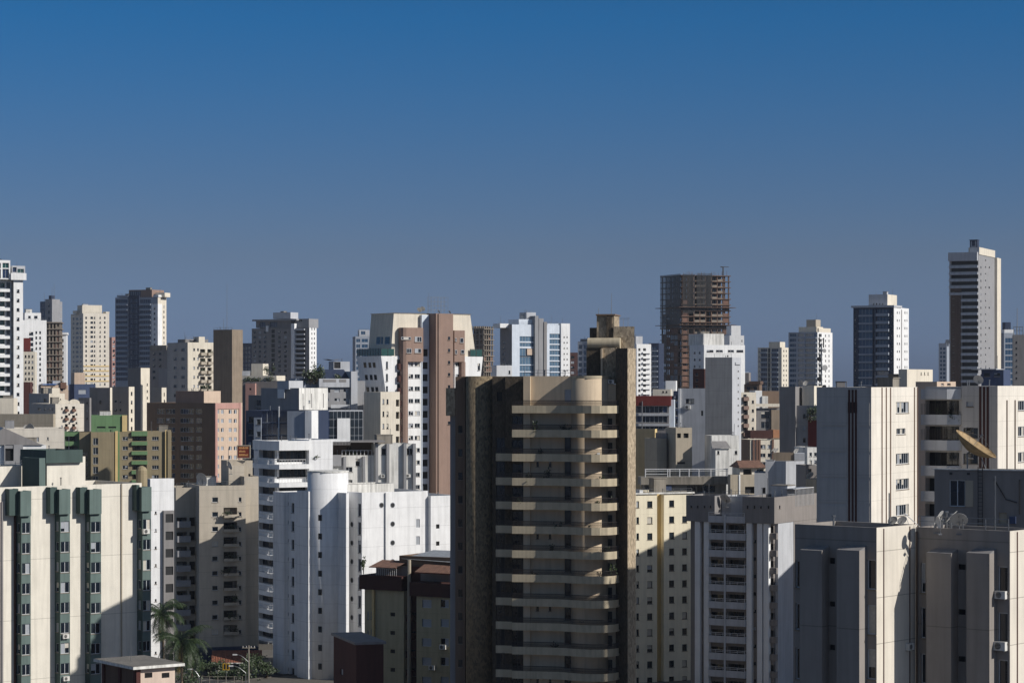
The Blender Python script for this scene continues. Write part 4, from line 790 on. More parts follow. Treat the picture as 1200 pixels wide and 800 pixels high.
acunit('white air conditioner on the stained white wall below its right window', b.world(b.X(478,2.2), 2.18, b.Z(560,0,2.2)), b.a, 1.1); acunit('white air conditioner between the buttresses of the stained white terrace block', b.world(b.X(449,2.2), 2.18, b.Z(560,0,2.2)), b.a, 1.1)
# ============================================================ WHITE CYLINDER BLOCK
b = Bld('apartment_block', 'white block with a big round stair cylinder and porthole windows, shaded at its foot', 'building', 34, 424, 405, l=409.3, r=533)
z0 = b.Z(577); dd = b.d+12
def port(px, py, y=0, x=None, r=.4):
    u = b.X(px, y) if x is None else b.Y(px, x); z = b.Z(py, u if x is None else x, y if x is None else u); m = MB(); P = arc(0,0,r,0,330,11); P2 = arc(0,0,r*1.2,0,330,11)
    m.face([(p[0], -.04, p[1]) for p in P], 'dark')
    for i in range(12): j = (i+1) % 12; m.face([(P[i][0],-.05,P[i][1]),(P[j][0],-.05,P[j][1]),(P2[j][0],-.03,P2[j][1]),(P2[i][0],-.03,P2[i][1])], 'blind'); m.face([(P2[i][0],-.03,P2[i][1]),(P2[j][0],-.03,P2[j][1]),(P2[j][0],.03,P2[j][1]),(P2[i][0],.03,P2[i][1])], 'blind')
    o = m.obj('porthole', b.root, (u, y, z) if x is None else (x, u, z))
    if x is not None: o.rotation_euler = (0, 0, -math.pi/2)
    return o
x1 = b.X(501.5)
b.box('wall', 'whitej', 0, x1, 0, dd, 0, z0, F=b.gF([(487.5,492)], rows(608,10,20,9), 'shut'), L=b.gS([(419.8,423)], rows(590,15,21.5,10), 0, 'win'), par=.5)
b.box('wall', 'whitej', x1+.02, b.w, -.9, dd, 0, b.Z(583), F=b.gF([(511,515)], rows(614,5,20,8), 'vent', -.9))
m = MB(); x = b.X(453); m.box(x-.35, x+.35, -.35, .02, 0, z0-.1, 'white'); m.obj('pilaster', b.root)
port(447,591.5); [port(460, 591.5+22*i) for i in range(9)]; [port(412.5, 614+21.8*i, x=-.01) for i in range(8)]
b.box('penthouse', 'stain_white', b.X(398,5), b.X(462,5), 5, 11, z0-.4, b.Z(567.5,0,5), par=.2)
ys_ = 1.2; xl = b.X(405.6, ys_); xr2 = b.X(409, ys_); b.box('slab_wall', 'whitej', xl, xr2, ys_, b.Y(394, xl), 0, b.Z(577.5, xl, ys_), par=.1)
R0 = (wx(408,412)-wx(360.5,412))/2; yc = 7.5; cx = b.X(384.3, yc); P = arc(cx, yc, R0, 0, 352.5, 47); m = MB(); zc = b.Z(552, cx, yc-R0)
m.loft(P, 0, P, zc, 'whitej', True, 'roof'); o = m.obj('stair_cylinder', b.root)
for f in o.data.polygons:
    if abs(f.normal.z) < .5: f.use_smooth = True
m = MB(); P2 = arc(cx, yc, R0+.07, 0, 352.5, 47); m.prism(P2, zc-.25, zc+.02, 'stain_white'); m.obj('coping', b.root)
for i in range(9):
    t = R_(218); m = MB(); m.box(-.32, .32, -.06, .04, -.5, .5, 'frame_dark'); m.box(-.24, .24, -.08, -.06, -.42, .42, 'glass'); o = m.obj('window', b.root, (cx+R0*math.cos(t), yc+R0*math.sin(t), b.Z(605+21.6*i, cx, yc))); o.rotation_euler = (0,0,t+math.pi/2)
ya = 7.0; xl = b.X(361.5, ya); yb, yc2, ye = b.Y(348, xl), b.Y(332.5, xl), b.Y(320, xl); xm_ = xl+.9
b.box('left_wing', 'whitej', xl, xl+7, ya, yb-.02, 0, b.Z(575.5, xl, ya), par=.25)
b.box('left_wing', 'whitej', xm_, xl+7, yb, yc2, 0, b.Z(578, xl, yb), L=b.gS([(341.5,344.8)], rows(589,12,21.5,10), xm_, 'win'), par=.25)
b.box('left_wing', 'whitej', xl, xl+7, yc2+.02, ye, 0, b.Z(575.5, xl, ye), par=.25); [port(336.8, 590+21.5*i, x=xm_-.01) for i in range(10)]; b.done(); wc = b
# ============================================================ BROWN AND CREAM BLOCK, RED BRICK TANK HOUSE
b = Bld('apartment_block', 'shaded olive cream block with dark brown parapets, brick recess and terracotta lean-to roofs', 'building', -30, 533, 346, l=422, r=540)
xa, xb, xc = b.X(468), b.X(488), b.X(482)
b.box('wall', 'khaki', 0, xa, 1.2, 14, 0, b.Z(695), F=b.gF([(457.5,463)], rows(717,4.5,21.6,5), 'vent', 1.2)+b.gF([(430.5,432),(434.5,436.5)], rows(716,9,21.6,4), 'win', 1.2))
b.solid('parapet', 'maroon', b.X(421,.6), xa+.01, .6, 13, b.Z(696), b.Z(679)); b.solid('pilaster', 'yellow', b.X(436.5,1), b.X(439,1), .8, 1.22, 0, b.Z(696))
b.box('recess_wall', 'brick', xa+.02, xb, 2.6, 14, 0, b.Z(661,0,2.6), F=b.gF([(470,476),(480.5,487)], rows(717,9,21.6,5), 'balc', 2.6)); b.bands('balcony', 'brick', 'F', 2.6, b.X(469,2.6), b.X(487,2.6), [b.Z(733+21.6*i) for i in range(4)], 1.0, .9)
m = MB(); x = b.X(479.5,1.4); m.tube((x,1.4,0), (x,1.4,b.Z(659)), .28, 'tan', 8); m.obj('downpipe', b.root)
b.box('wall', 'khaki', xb+.02, b.w, 0, 14, 0, b.Z(700), F=b.gF([(494.5,505.5),(516.5,526)], rows(702,9.5,22.5,6), 'shut')); b.solid('parapet', 'maroon', xc, b.w+.3, -.5, 13, b.Z(700), b.Z(684))
b.solid('terrace_wall', 'taupe', xc, b.w, 2.5, 12, b.Z(684), b.Z(668)); m = MB(); z = b.Z(672)
m.face([(xc+.6,-.2,b.Z(672)),(b.w+.2,-.2,b.Z(672)),(b.w+.2,2.6,b.Z(664)),(xc+.6,2.6,b.Z(664))], 'tiles'); m.face([(xc+.6,-.2,b.Z(672)-.15),(xc+.6,2.6,b.Z(664)-.15),(b.w+.2,2.6,b.Z(664)-.15),(b.w+.2,-.2,b.Z(672)-.15)], 'tilesd'); m.box(xc+.6, b.w+.2, -.22, -.2, b.Z(672)-.15, b.Z(672)+.03, 'tilesd'); m.obj('lean_to_roof', b.root)
m = MB(); q = b.X(434,.8), b.X(466,.8); m.face([(q[0],.4,b.Z(668.5)),(q[1],.4,b.Z(668.5)),(q[1],4,b.Z(662)),(q[0],4,b.Z(662))], 'tiles'); m.box(*q, .38, .5, b.Z(669.4), b.Z(668.5), 'tilesd'); m.obj('lean_to_roof', b.root); b.solid('terrace_wall', 'taupe', b.X(438,2), xa, 2.6, 8, b.Z(679), b.Z(668))
b.bands('terrace_rail', 'rail_dark', 'F', .8, b.X(441,.8), b.X(465,.8), [b.Z(678.8)], .05, .1, rail='bars', rh=1.0, rmat='rail_light')
b.box('penthouse', 'dkbrown', b.X(467,3), b.w, 3.2, 13, 0, b.Z(655.5), par=.2); m = MB(); m.face([(b.X(470,3),3,b.Z(659)),(b.w+.3,2.4,b.Z(661)),(b.w+.3,12,b.Z(653)),(b.X(470,3),12,b.Z(653))], 'metalroof'); m.obj('sheet_roof', b.root); b.done(); bc = b
for px, py, t in ((520,757,'upper'),(507.5,782,'lower')): acunit('white air conditioner at the %s shutters of the shaded olive cream block' % t, b.world(b.X(px), -.02, b.Z(py+4)), b.a, 1.1)
shrub('planter_shrub', 'yellow green plant on the terrace corner of the olive cream block, against the white wall', b.world(b.X(425,1), 1.2, b.Z(678)), .5, .4, 2.0, 70, .4)
b = Bld('tank_house', 'square red brick tank house with a flat dark top, bottom centre left', 'hut', 18, 417.5, 329, l=391, r=449.5)
b.mass('brick', 755, L=b.gS([(399,402)], [(784,791)], 0, 'louv'), par=.1); b.solid('roof_slab', 'dkgrey', -.3, b.w+.3, -.3, b.d+.3, b.Z(755), b.Z(752)); b.done()
# ============================================================ CENTRAL STONE AND CREAM TOWER
b = Bld('apartment_tower', 'brown stone apartment tower with curved cream balconies on every floor, centre foreground', 'tower', -10, 745, 312, l=533.5, d=25)
X = b.X; Z = b.Z; zt = Z(440.5)
PIT = 28.35; NF = 12
doors = []
for i in range(NF): t = 512+PIT*i; doors.append((X(661.5), X(675.5), Z(t+17), Z(t-2+1), 'balc', .2))
vents = [(X(q), X(q+3), Z(519+PIT*i), Z(513+PIT*i), 'far', .2) for i in range(1, NF) for q in (628.5, 643) if i % 3 == 1]
b.box('wall', 'tower_cream', X(613.5), X(676), 0, 24, 0, zt, F=[(X(661.5), X(675), Z(471), Z(456), 'shut', .2)]+doors[:]+vents, par=.5)
# upper floor door row of the second balcony already in the list; bulging round room at the right
R0 = (wx(711,310)-wx(668,310))/2; cx = X(689.5); P = [(cx+R0*1.08*math.cos(R_(t)), 1.5-R0*1.35*math.sin(R_(t))) for t in range(0, 181, 6)]
P = [(X(711.3), 6)]+P+[(X(667.5), 6)]; P.reverse(); m = MB(); m.prism(P, 0, zt, 'tower_cream', 'roof'); o = m.obj('round_room', b.root)
for f in o.data.polygons:
    if abs(f.normal.z) < .5: f.use_smooth = True
b.solid('pilaster', 'tower_cream', X(613.3,-.5), X(622), -.5, 0, 0, zt-.05)
m = MB(); P2 = [(p[0], p[1]-.06) for p in P[1:-1]]; m.prism([(X(711.5),6)][::-1]+P2+[(X(711.5),6)] if 0 else [(X(667.3),5.9)]+P2+[(X(711.5),5.9)], zt-.3, zt+.04, 'band_cream'); m.obj('coping', b.root)
# balconies
main = [(600,-1.75),(612,-1.75),(640,-1.75),(655,-1.9),(664,-2.25),(673,-2.8),(683,-3.3),(693,-3.5),(703,-3.3),(712,-2.75),(719,-1.9),(725,-.8)]
mp = [(X(p, y), y) for p, y in main]
side = [(581,-.55),(590,-.55),(600,-.75)]; sp = [(X(p, y), y) for p, y in side]
# the body behind narrows so that its right flank stays hidden behind the pier
def balcony(path, back, zb, h, rail):
    m = MB(); ring = path+[(path[-1][0], back), (path[0][0], back)]
    m.prism(ring, 0, .2, 'band_cream')
    n = len(path); inn = []
    for i, p in enumerate(path):
        a = path[max(0,i-1)]; c = path[min(n-1,i+1)]; tx, ty = c[0]-a[0], c[1]-a[1]; l = math.hypot(tx, ty); inn.append((p[0]-ty/l*.16, p[1]+tx/l*.16))
    m.prism(path+inn[::-1], .2, h, 'band_cream')
    m2 = MB()
    for i in range(n-1):
        a, c = path[i], path[i+1]; L = math.dist(a, c); k = max(1, int(L/.13))
        for u in range(k): x = a[0]+(c[0]-a[0])*u/k; y = a[1]+(c[1]-a[1])*u/k+.08; m2.box(x-.028, x+.028, y-.015, y+.015, h, h+.62, 'rail_dark')
        m2.tube((a[0],a[1]+.08,h+.65), (c[0],c[1]+.08,h+.65), .035, 'rail_dark', 5); m2.tube((a[0],a[1]+.08,h+.3), (c[0],c[1]+.08,h+.3), .02, 'rail_dark', 4)
    return m.mesh('balcony'), m2.mesh('railing')
h = .98
bm, rm = balcony(mp, -.01, 0, h, True); bm2, rm2 = balcony(sp, 2.4, 0, h, True)
zs = [Z(486-2+PIT*i, X(660), -2) for i in range(NF)]
for i, z in enumerate(zs):
    o = part('balcony', bm, b.root, (0,0,z)); part('railing', rm, o)
    if i >= 2: o = part('balcony', bm2, b.root, (0,0,z+.003)); part('railing', rm2, o)
# stone walls left of the balconies
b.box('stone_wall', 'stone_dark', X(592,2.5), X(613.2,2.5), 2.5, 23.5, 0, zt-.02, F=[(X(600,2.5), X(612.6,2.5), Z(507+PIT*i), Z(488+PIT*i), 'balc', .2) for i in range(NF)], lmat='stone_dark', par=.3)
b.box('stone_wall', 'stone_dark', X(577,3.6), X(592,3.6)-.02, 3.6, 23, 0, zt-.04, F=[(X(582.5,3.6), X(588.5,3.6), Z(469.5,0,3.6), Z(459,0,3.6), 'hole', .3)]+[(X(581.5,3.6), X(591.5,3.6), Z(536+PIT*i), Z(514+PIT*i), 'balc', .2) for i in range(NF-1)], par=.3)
r = (wx(580,316)-wx(545,316))/2; P = [(X(545,6), 16)]+[(X(562,6)-r*math.cos(R_(t)), 6.6-1.9*math.sin(R_(t))) for t in range(0, 181, 10)]+[(X(580,6), 16)]
m = MB(); m.prism(P, 0, zt, 'stone_half_shaded'); o = m.obj('stone_shaft', b.root)
for f in o.data.polygons:
    if abs(f.normal.z) < .5: f.use_smooth = True
b.box('recess_wall', 'dkbrown', X(533.6,7), X(545.2,7), 7, 16, 0, zt-.05, F=[(X(537,7), X(542,7), Z(481+PIT*i), Z(472+PIT*i), 'balc', .2) for i in range(1, NF)], par=.2)
b.solid('pilaster', 'dkbrown', X(542.8,6.4), X(544.9,6.4), 6.3, 7, 0, zt); b.solid('stone_box', 'stone', X(522.5,7.2), X(533.4,7.2), 7.2, 11, Z(487,0,7), Z(454.5,0,7)); b.solid('side_fin', 'grey', X(527.5,8), X(533.6,8), 8, 12, 0, Z(487,0,8))
# right pier: facet turned left darkened for its shade, plain stone facet turned right
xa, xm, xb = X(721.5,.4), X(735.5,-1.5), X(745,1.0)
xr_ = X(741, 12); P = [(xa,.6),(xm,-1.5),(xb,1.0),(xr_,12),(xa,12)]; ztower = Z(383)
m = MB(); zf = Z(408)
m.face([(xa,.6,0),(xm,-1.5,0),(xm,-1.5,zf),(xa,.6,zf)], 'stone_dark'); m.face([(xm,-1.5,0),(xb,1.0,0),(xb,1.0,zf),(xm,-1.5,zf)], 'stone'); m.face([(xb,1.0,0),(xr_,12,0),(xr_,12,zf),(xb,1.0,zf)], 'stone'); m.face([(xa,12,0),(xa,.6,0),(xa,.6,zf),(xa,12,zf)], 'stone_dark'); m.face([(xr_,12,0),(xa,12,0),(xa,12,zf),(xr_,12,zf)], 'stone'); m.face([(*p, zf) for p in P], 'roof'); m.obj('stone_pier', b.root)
m = MB(); m.prism([(X(719,4),4),(X(743.5,4),4),(X(741,12),12.2),(X(719,4),12.2)], zf-1, Z(383.3,0,4), 'stone', 'roof'); m.obj('stone_tower', b.root)
b.box('lift_house', 'stone_dark', X(687,3), X(704.3,3), 3.2, 11, zt-1, Z(408,0,3)); b.box('lift_house', 'stone', X(704.6,2.2), X(721.8,2.2), 2.4, 10.9, zt-1, Z(408,0,2.2)+.02); b.solid('pilaster', 'tower_cream', X(703.8,2), X(706,2), 2.1, 2.42, zt-.5, Z(409,0,2))  # narrow cream strip is a lit edge put into colour
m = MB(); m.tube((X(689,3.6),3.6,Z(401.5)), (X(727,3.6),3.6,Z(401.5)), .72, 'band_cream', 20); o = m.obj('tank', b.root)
b.box('lift_house', 'stone_dark', X(691,5), X(700,5), 5, 9, Z(409), Z(384.5,0,5), par=.1); b.box('lift_house', 'stone', X(699,4.2), X(719.6,4.2), 4.4, 9.5, Z(409), Z(370.5,0,4.4), par=.1); b.solid('roof_slab', 'dkbrown', X(698,4), X(720.5,4), 4.1, 9.8, Z(370.4,0,4.4), Z(368.8,0,4.4)); b.solid('pilaster', 'stone_dark', X(711,4.2), X(717,4.2), 4.15, 4.42, Z(408), Z(371,0,4.4))  # dark strip between the lit stone parts: shade put into its colour
# small kitchen window, service box
for i in range(NF): 
    z = Z(489+PIT*i); m = MB(); m.box(X(712), X(716.5), .5, .75, z-1.5, z-.15, 'dark'); m.obj('window', b.root)
b.solid('service_wall', 'tower_cream', X(711), X(722), .8, 3, 0, Z(450)); b.done(); ct = b
acunit('white air conditioner at the top right of the central tower, beside its round room', b.world(X(715.5), .78, Z(450)+.05), b.a, .85)
for px, y_, top, bot, t in ((701.5,5,361.5,368.6,'short antenna on the left corner of the central lift house'), (716.5,5,344,368.6,'tall thin antenna on the right corner of the central lift house')): x, y, z = b.world(X(px,y_), y_, Z(bot,0,y_)); mast(x, y, z, Z(top)-Z(bot), t, .05)
x, y, z = b.world(X(730.5,7), 7, Z(383.3,0,4)); mast(x, y, z, 1.15, 'television antenna with crossbars on the wide stone tower roof', .04, 2); x, y, z = b.world(X(736,7), 7, Z(383.3,0,4)); mast(x, y, z, 1.3, 'plain short pole at the right of the wide stone tower roof', .03, cat='pole')
pl = [(711,6,.5,.9,'bushy plant at the right end of the seventh balcony'),(717,7,.9,1.9,'big conical bush at the right end of the eighth balcony of the central tower'),(688,7,.8,1.3,'dark bush in the middle of the eighth balcony of the central tower'),(628,1,.7,1.4,'dark palm like plant on the left of the second balcony'),(663,1,.9,1.3,'dark bush by the door of the second balcony'),(640,3,.9,1.4,'dark bush by the door of the fourth balcony'),(620,3,.6,1.0,'small plant at the left of the fourth balcony'),(715,4,.8,1.0,'green plants at the right end of the fifth balcony'),(700,4,.5,.8,'small plant in the middle right of the fifth balcony'),(706,3,.5,.8,'small plant at the right of the fourth balcony'),(632,2,.5,.9,'small plant at the left of the third balcony'),(655,5,.7,1.2,'bush by the door of the sixth balcony'),(690,5,.5,.8,'low plant in the middle of the sixth balcony'),(645,6,.6,1.0,'plant left of the door on the seventh balcony'),(625,7,.5,.8,'small plant at the left of the eighth balcony'),(683,9,.6,1.1,'dark plant in the shaded middle of the tenth balcony'),(650,10,.5,.9,'dark plant in the shaded left half of the eleventh balcony'),(608,4,.5,.9,'small plant at the left end of the fifth balcony')]
for px, k, rx, rz, t in pl: shrub('potted_plant', t+('' if 'central' in t else ' of the central tower'), b.world(X(px,-1.2), -1.3, zs[k]+.2), rx*.7, .45, rz*.8+.35, int(70+60*rx), .3, 'plants on the balconies of the central tower', cat='plant')
# balcony furniture on the third balcony
def chair(label, pos, rz):
    e = empty('garden_chair', label, 'chair', pos, rz, 'chairs on the balconies of the central tower'); m = MB(); m.box(-.25,.25,-.25,.25,.42,.47,'rail_light'); m.obj('seat', e); m = MB(); m.box(-.25,.25,.22,.27,.5,.95,'rail_light'); m.obj('backrest', e)
    for sx in (-.22,.22):
        for sy in (-.22,.22): m = MB(); m.box(sx-.02,sx+.02,sy-.02,sy+.02,0,.42,'rail_light'); m.obj('leg', e)
for i, (px, k) in enumerate(((678,1),(684,1),(703,2),(622,6))): chair(('left white chair on the second balcony','right white chair on the second balcony','white chair on the third balcony','lone white chair on the seventh balcony')[i]+' of the central tower', b.world(X(px,-1.3), -1.4, zs[k]+.2), .4*i)
# ============================================================ CREAM AND YELLOW BLOCK, GREY BALCONY BLOCK
b = Bld('apartment_block', 'ivory block with a recessed yellow strip and small square windows, right of the central tower', 'building', 24, 738, 402, r=812, d=12)
b.box('wall', 'ivory', 0, X(738) if 0 else b.X(770), 0, 12, 0, b.Z(578.5), F=b.gF([(745.8,748.8),(758.5,764.5)], rows(587,7.8,18.75,12), 'dwin'), par=.4)
b.box('recess_wall', 'yellow', b.X(770)+.02, b.X(778,1.1), 1.1, 12, 0, b.Z(579)); b.box('wall', 'ivory', b.X(778), b.w, 0, 12, 0, b.Z(578.6), F=b.gF([(784.2,790)], rows(586,7.8,18.75,12), 'dwin')+b.gF([(799.5,805)], rows(604.5,7.8,18.75,11), 'dwin'), par=.4); 
b.solid('roof_ledge', 'stain_white', -.3, b.w+.2, -.25, -.02, b.Z(579.2), b.Z(577.4)); b.box('roof_hatch', 'white', b.X(756), b.X(760), 2, 3.5, b.Z(579), b.Z(575), par=0); b.done()
b = Bld('apartment_block', 'grey block with dark overhanging top boxes, railed balconies and a white end strip', 'building', -30, 907.5, 368, l=804, r=957)
X = b.X; zt = b.Z(582.5); zb = b.Z(613.5); yr = b.Y(930.5, b.w)
cols = [(819.5,823.5),(881,886),(902,908)]
bayL, bayR = X(830.5,.9), X(873,.9)
FW = b.gF([(820,823)], rows(632,4,20.4,9), 'far', 1)+b.gF([(881.5,886)], rows(632,4,20.4,9), 'far', 1)+b.gF([(831.5,851.5),(853,872)], rows(614.5,9.5,20.3,11), 'balc', 1, .9)+b.gF([(902,908.5)], rows(616,14,20.3,9), 'loggia', 1, 1.0)
b.box('wall', 'taupe', .3, b.w-.6, 1, b.d*.6, 0, zb+.4, F=FW, side='taupe', par=.1)
b.fins('pilaster', 'white', 'F', 1, [X(816.5), X(827), X(877), X(889.5), X(897)], .85, .8, 0, zb)
b.box('top_box', 'dkgrey', 0, X(837.5), 0, 6, zb, zt, F=b.gF([(809,811),(816.5,818.5),(824.5,826.5),(831.5,833.5)], [(592,595)], 'far'), par=.4)
b.box('top_box', 'dkgrey', X(870), b.w, 0, b.d, zb, zt, F=b.gF([(875,877),(883,885),(890.5,892.5),(899.5,901.5)], [(592,595.5)], 'far'), R=b.gS([(913,914.5)], [(592,596)], b.w, 'far'), side='taupe', par=.4)
b.box('set_back_wall', 'ltgrey', X(837.5)+.02, X(870)-.02, 2.5, 8, zb-.1, zt-.1, par=.3)
b.box('end_wall', 'ltgrey', b.w-.55, b.w-.1, 1.6, yr, 0, zb-.02, par=0, side='ltgrey'); b.box('rear_wing', 'taupe', b.w-3, b.w-.05, yr+.02, b.d, 0, zb-.03, R=b.gS([(934,939)], rows(628,10,20.3,8), b.w-.05, 'loggia', .9), par=0)
b.bands('balcony', 'ltgrey', 'F', 1, X(830.5), X(873), [b.Z(614+20.3*i) for i in range(11)], 1.05, 1.15, rail='lines', rh=.45, rmat='rail_light')
m = MB(); x = X(849.5,-.2); m.box(x-.14, x+.14, -.32, -.18, 0, b.Z(604), 'ltgrey'); m.obj('downpipe', b.root)
b.bands('balcony', 'taupe', 'F', 1, X(901), X(908.4), [b.Z(632+20.3*i) for i in range(9)], .95, .5)
# railed roof terrace at the right end
m = MB(); z = zt; y0_, y1_ = b.Y(932,b.w), b.Y(953,b.w)
for i in range(15): y = y0_+(y1_-y0_)*i/14; m.box(b.w+.02, b.w+.08, y-.04, y+.04, b.Z(596), zt+.4+.6, 'rail_light')
m.box(b.w+.02, b.w+.1, y0_, y1_, zt+.95, zt+1.05, 'rail_light'); m.box(b.w-2, b.w-.3, y0_, y1_, zt+.9, zt+1, 'blind'); m.obj('terrace_screen', b.root); b.done(); gb = b
dishobj('white dish on the balcony roof between the two dark top boxes', b.world(X(850,1.5), 1.8, b.Z(596)), .9, -40, 40)
b = Bld('apartment_block', 'plain cream block standing just beyond the right edge of the view, shading its neighbours', 'building', 0, 1228, 345, r=1390, d=25)  # unseen block added to cast the shade on the grey block's end wall
b.box('wall', 'creamj', 0, b.w, 0, b.d, 0, 43.5, F=[(1.5+3.2*i, 2.9+3.2*i, 1.2+3*k, 2.6+3*k, 'win', .2) for i in range(5) for k in range(14)], L=[(2+4*i, 3.4+4*i, 1.2+3*k, 2.6+3*k, 'win', .2) for i in range(2) for k in range(14)]); b.done()
# ============================================================ RIGHT: CREAM STRIPED BLOCK
b = Bld('apartment_block', 'cream block with brown vertical stripes and a shaded grey side, upper right', 'building', -30, 1021, 280, l=957, r=1075)
X = b.X; zt = b.Z(453.5); Yb = lambda p: b.Y(p, b.w)
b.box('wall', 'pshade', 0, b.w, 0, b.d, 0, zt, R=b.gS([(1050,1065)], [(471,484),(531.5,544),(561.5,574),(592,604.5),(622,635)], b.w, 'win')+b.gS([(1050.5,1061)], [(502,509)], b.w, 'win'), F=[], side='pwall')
m = MB()
for q in (995.2,999.2,1003): x = X(q); m.box(x-.13, x+.13, -.03, .02, 0, zt-.3, 'maroon')
m.box(X(993.5), X(1004.5), -.02, .03, b.Z(484), b.Z(471), 'dark'); m.obj('stripe', b.root)
for q in (1033.5,1038.5,1043.5,1071.5,1075):
    m = MB(); y = Yb(q); m.box(b.w-.02, b.w+.04, y-.15, y+.15, 0, zt-.05, 'mud'); m.obj('stripe', b.root)
m = MB()
for k in range(6): 
    for l, r in ((960,992),(1007,1019)): m.box(X(l), X(r), -.07, .01, b.Z(499+30.2*k), b.Z(475+30.2*k) if 0 else b.Z(472+30.2*k), 'pshade')
m.obj('wall_panel', b.root)
# second wing behind with recessed balconies
y1 = Yb(1079); xB = b.w; 
xC = X(1171, y1+1.5); yq = y1+1.5
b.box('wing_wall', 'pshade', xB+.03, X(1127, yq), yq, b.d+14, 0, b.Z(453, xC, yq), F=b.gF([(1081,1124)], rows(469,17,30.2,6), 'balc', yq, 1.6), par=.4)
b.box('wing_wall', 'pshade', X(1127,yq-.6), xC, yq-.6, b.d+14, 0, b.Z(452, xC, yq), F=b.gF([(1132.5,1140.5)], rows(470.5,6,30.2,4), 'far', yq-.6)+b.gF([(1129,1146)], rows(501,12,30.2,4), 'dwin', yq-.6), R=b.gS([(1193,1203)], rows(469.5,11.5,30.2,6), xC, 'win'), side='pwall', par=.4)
m = MB()
for q in (1148.8,1153.2,1157.5): x = X(q, yq-.6); m.box(x-.15, x+.15, yq-.64, yq-.59, 0, b.Z(453,xC,yq), 'maroon')
m.obj('stripe', b.root); m = MB()
for q in (1179.5,1189): y = b.Y(q, xC); m.tube((xC+.08,y,0), (xC+.08,y,b.Z(470,xC)), .07, 'mud', 5)
m.obj('downpipe', b.root)
l, r, q = X(1079.5,yq-1.1), X(1110,yq-1.1), X(1127,yq-.2)
for i in range(6):
    m = MB(); P = [(l,yq-.02),(l,yq-1.2),(r,yq-1.2),(q,yq-.3),(q,yq-.02)]; z = b.Z(498+30.2*(i-1), xC, yq); hh = b.Z(486,xC,yq)-b.Z(498,xC,yq)
    m.prism(P, 0, .18, 'ltgrey'); m.prism([(l,yq-1.2),(r,yq-1.2),(q,yq-.3),(q,yq-.12),(r-.05,yq-1.04),(l,yq-1.04)], .18, hh, 'ltgrey'); o = m.obj('balcony', b.root, (0,0,z))
    if i in (1,2):
        m = MB(); n = 16
        for u in range(n+1): x = l+(r-l)*u/n; m.box(x-.02, x+.02, yq-1.1, yq-1.06, hh, b.Z(470,xC,yq)-b.Z(486,xC,yq)+hh-.3, 'rail_dark')
        m.obj('railing', o)
for px, py, rr, t in ((1100,486,.5,'green plant at the left of the caged top balcony of the striped block'), (1118,486,.7,'leafy plant at the right of the caged top balcony of the striped block')): shrub('potted_plant', t, b.world(X(px,yq-.6), yq-.6, b.Z(497,xC,yq)+.2), rr, .3, 1.6, 80, .3, cat='plant')
b.done(); pb = b
# roof huts behind
b = Bld('low_block', 'cream roof hut with slit windows behind the striped block, right of the blue glass tower', 'building', -30, 1063, 420, l=1053, r=1093)
b.mass('cream', 432.5, R=b.gS([(1079,1080),(1083,1084),(1087,1088)], [(436,439)], b.w, 'far')); b.pbox('penthouse', 'brownconc', 1041, 1053.5, 438, y0=2, y1=6); b.done()
b = Bld('low_block', 'low peach hut on the roofs between the slit windowed hut and the tallest right tower', 'building', -24, 1098, 380, l=1073, r=1120)
b.mass('peach', 447, R=b.gS([(1103,1106),(1110,1114)], [(449,451)], b.w, 'far')); b.done()
b = Bld('low_block', 'blue grey plant room at the foot of the tallest right tower', 'building', -20, 1176, 520, l=1150, r=1184)
b.mass('bluewall', 433, F=b.gF([(1153,1160),(1165,1172)], [(437,441)], 'far')); b.solid('roof_slab', 'ltgrey', -2, b.w*.7, -1, b.d, b.Z(433), b.Z(432)); b.done()
x, y, z = pb.world(pb.X(1147, yq+2), yq+2, pb.Z(452,xC,yq)); dishobj('white dish on the roof edge of the striped block below the tallest right tower', (x, y, z-.3), .62, -30, 30)
x, y, z = pb.world(pb.X(985, 4), 4, zt-.5); e = empty('roof_tank', 'small dark roof tank on the shaded wing of the striped block', 'tank', (x, y, z)); m = MB(); m.box(-.5,.5,-.5,.5,0,1.1,'dkgrey'); m.obj('body', e); m = MB(); m.box(-.55,.55,-.55,.55,1.1,1.18,'dark'); m.obj('lid', e)
# ============================================================ RIGHT: ROOF BOX WITH LADDER AND MESH DISH
b = Bld('roof_house', 'shaded grey plant room with a ladder, a grid window and a big mesh dish above', 'building', -25, 1216, 200, l=1095, r=1230)
X = b.X; zt = b.Z(550, 0); 
b.box('wall', 'taupe', 0, b.w, 0, b.d, 0, zt, F=b.gF([(1112.5,1131)], [(562,593)], 'win')+b.gF([(1170.5,1180)], [(600.5,614)], 'panel'), par=.2)
b.solid('panel', 'tan', X(1131.5), X(1140.5), -.05, .01, b.Z(592.5,0), b.Z(562,0)); b.solid('coping', 'stain_white', -.1, b.w, -.12, .3, zt, zt+.1)
m = MB(); x0, x1 = X(1146.8), X(1152)
for x in (x0, x1): m.box(x-.03, x+.03, -.2, -.15, b.Z(618,0), zt+.3, 'frame_dark')
for i in range(16): z = b.Z(618,0)+(zt-b.Z(618,0))*i/15.5; m.box(x0, x1, -.19, -.16, z, z+.04, 'frame_dark')
m.obj('ladder', b.root); b.solid('meter_box', 'bluewall', X(1183.5), X(1191), -.25, 0, b.Z(611,0), b.Z(602.5,0)); m = MB()
for p, q in (((1165,560),(1179,583)),((1179,583),(1192,586.5)),((1195,560),(1195,600))): m.tube((X(p[0]),-.05,b.Z(p[1],0)), (X(q[0]),-.05,b.Z(q[1],0)), .04, 'frame_dark', 5)
for q in (1114.5,1135): m.box(X(q)-.12, X(q)+.12, -.06, 0, b.Z(555.5,0), b.Z(553,0), 'frame_dark')
m.obj('cable', b.root); b.done(); rb = b
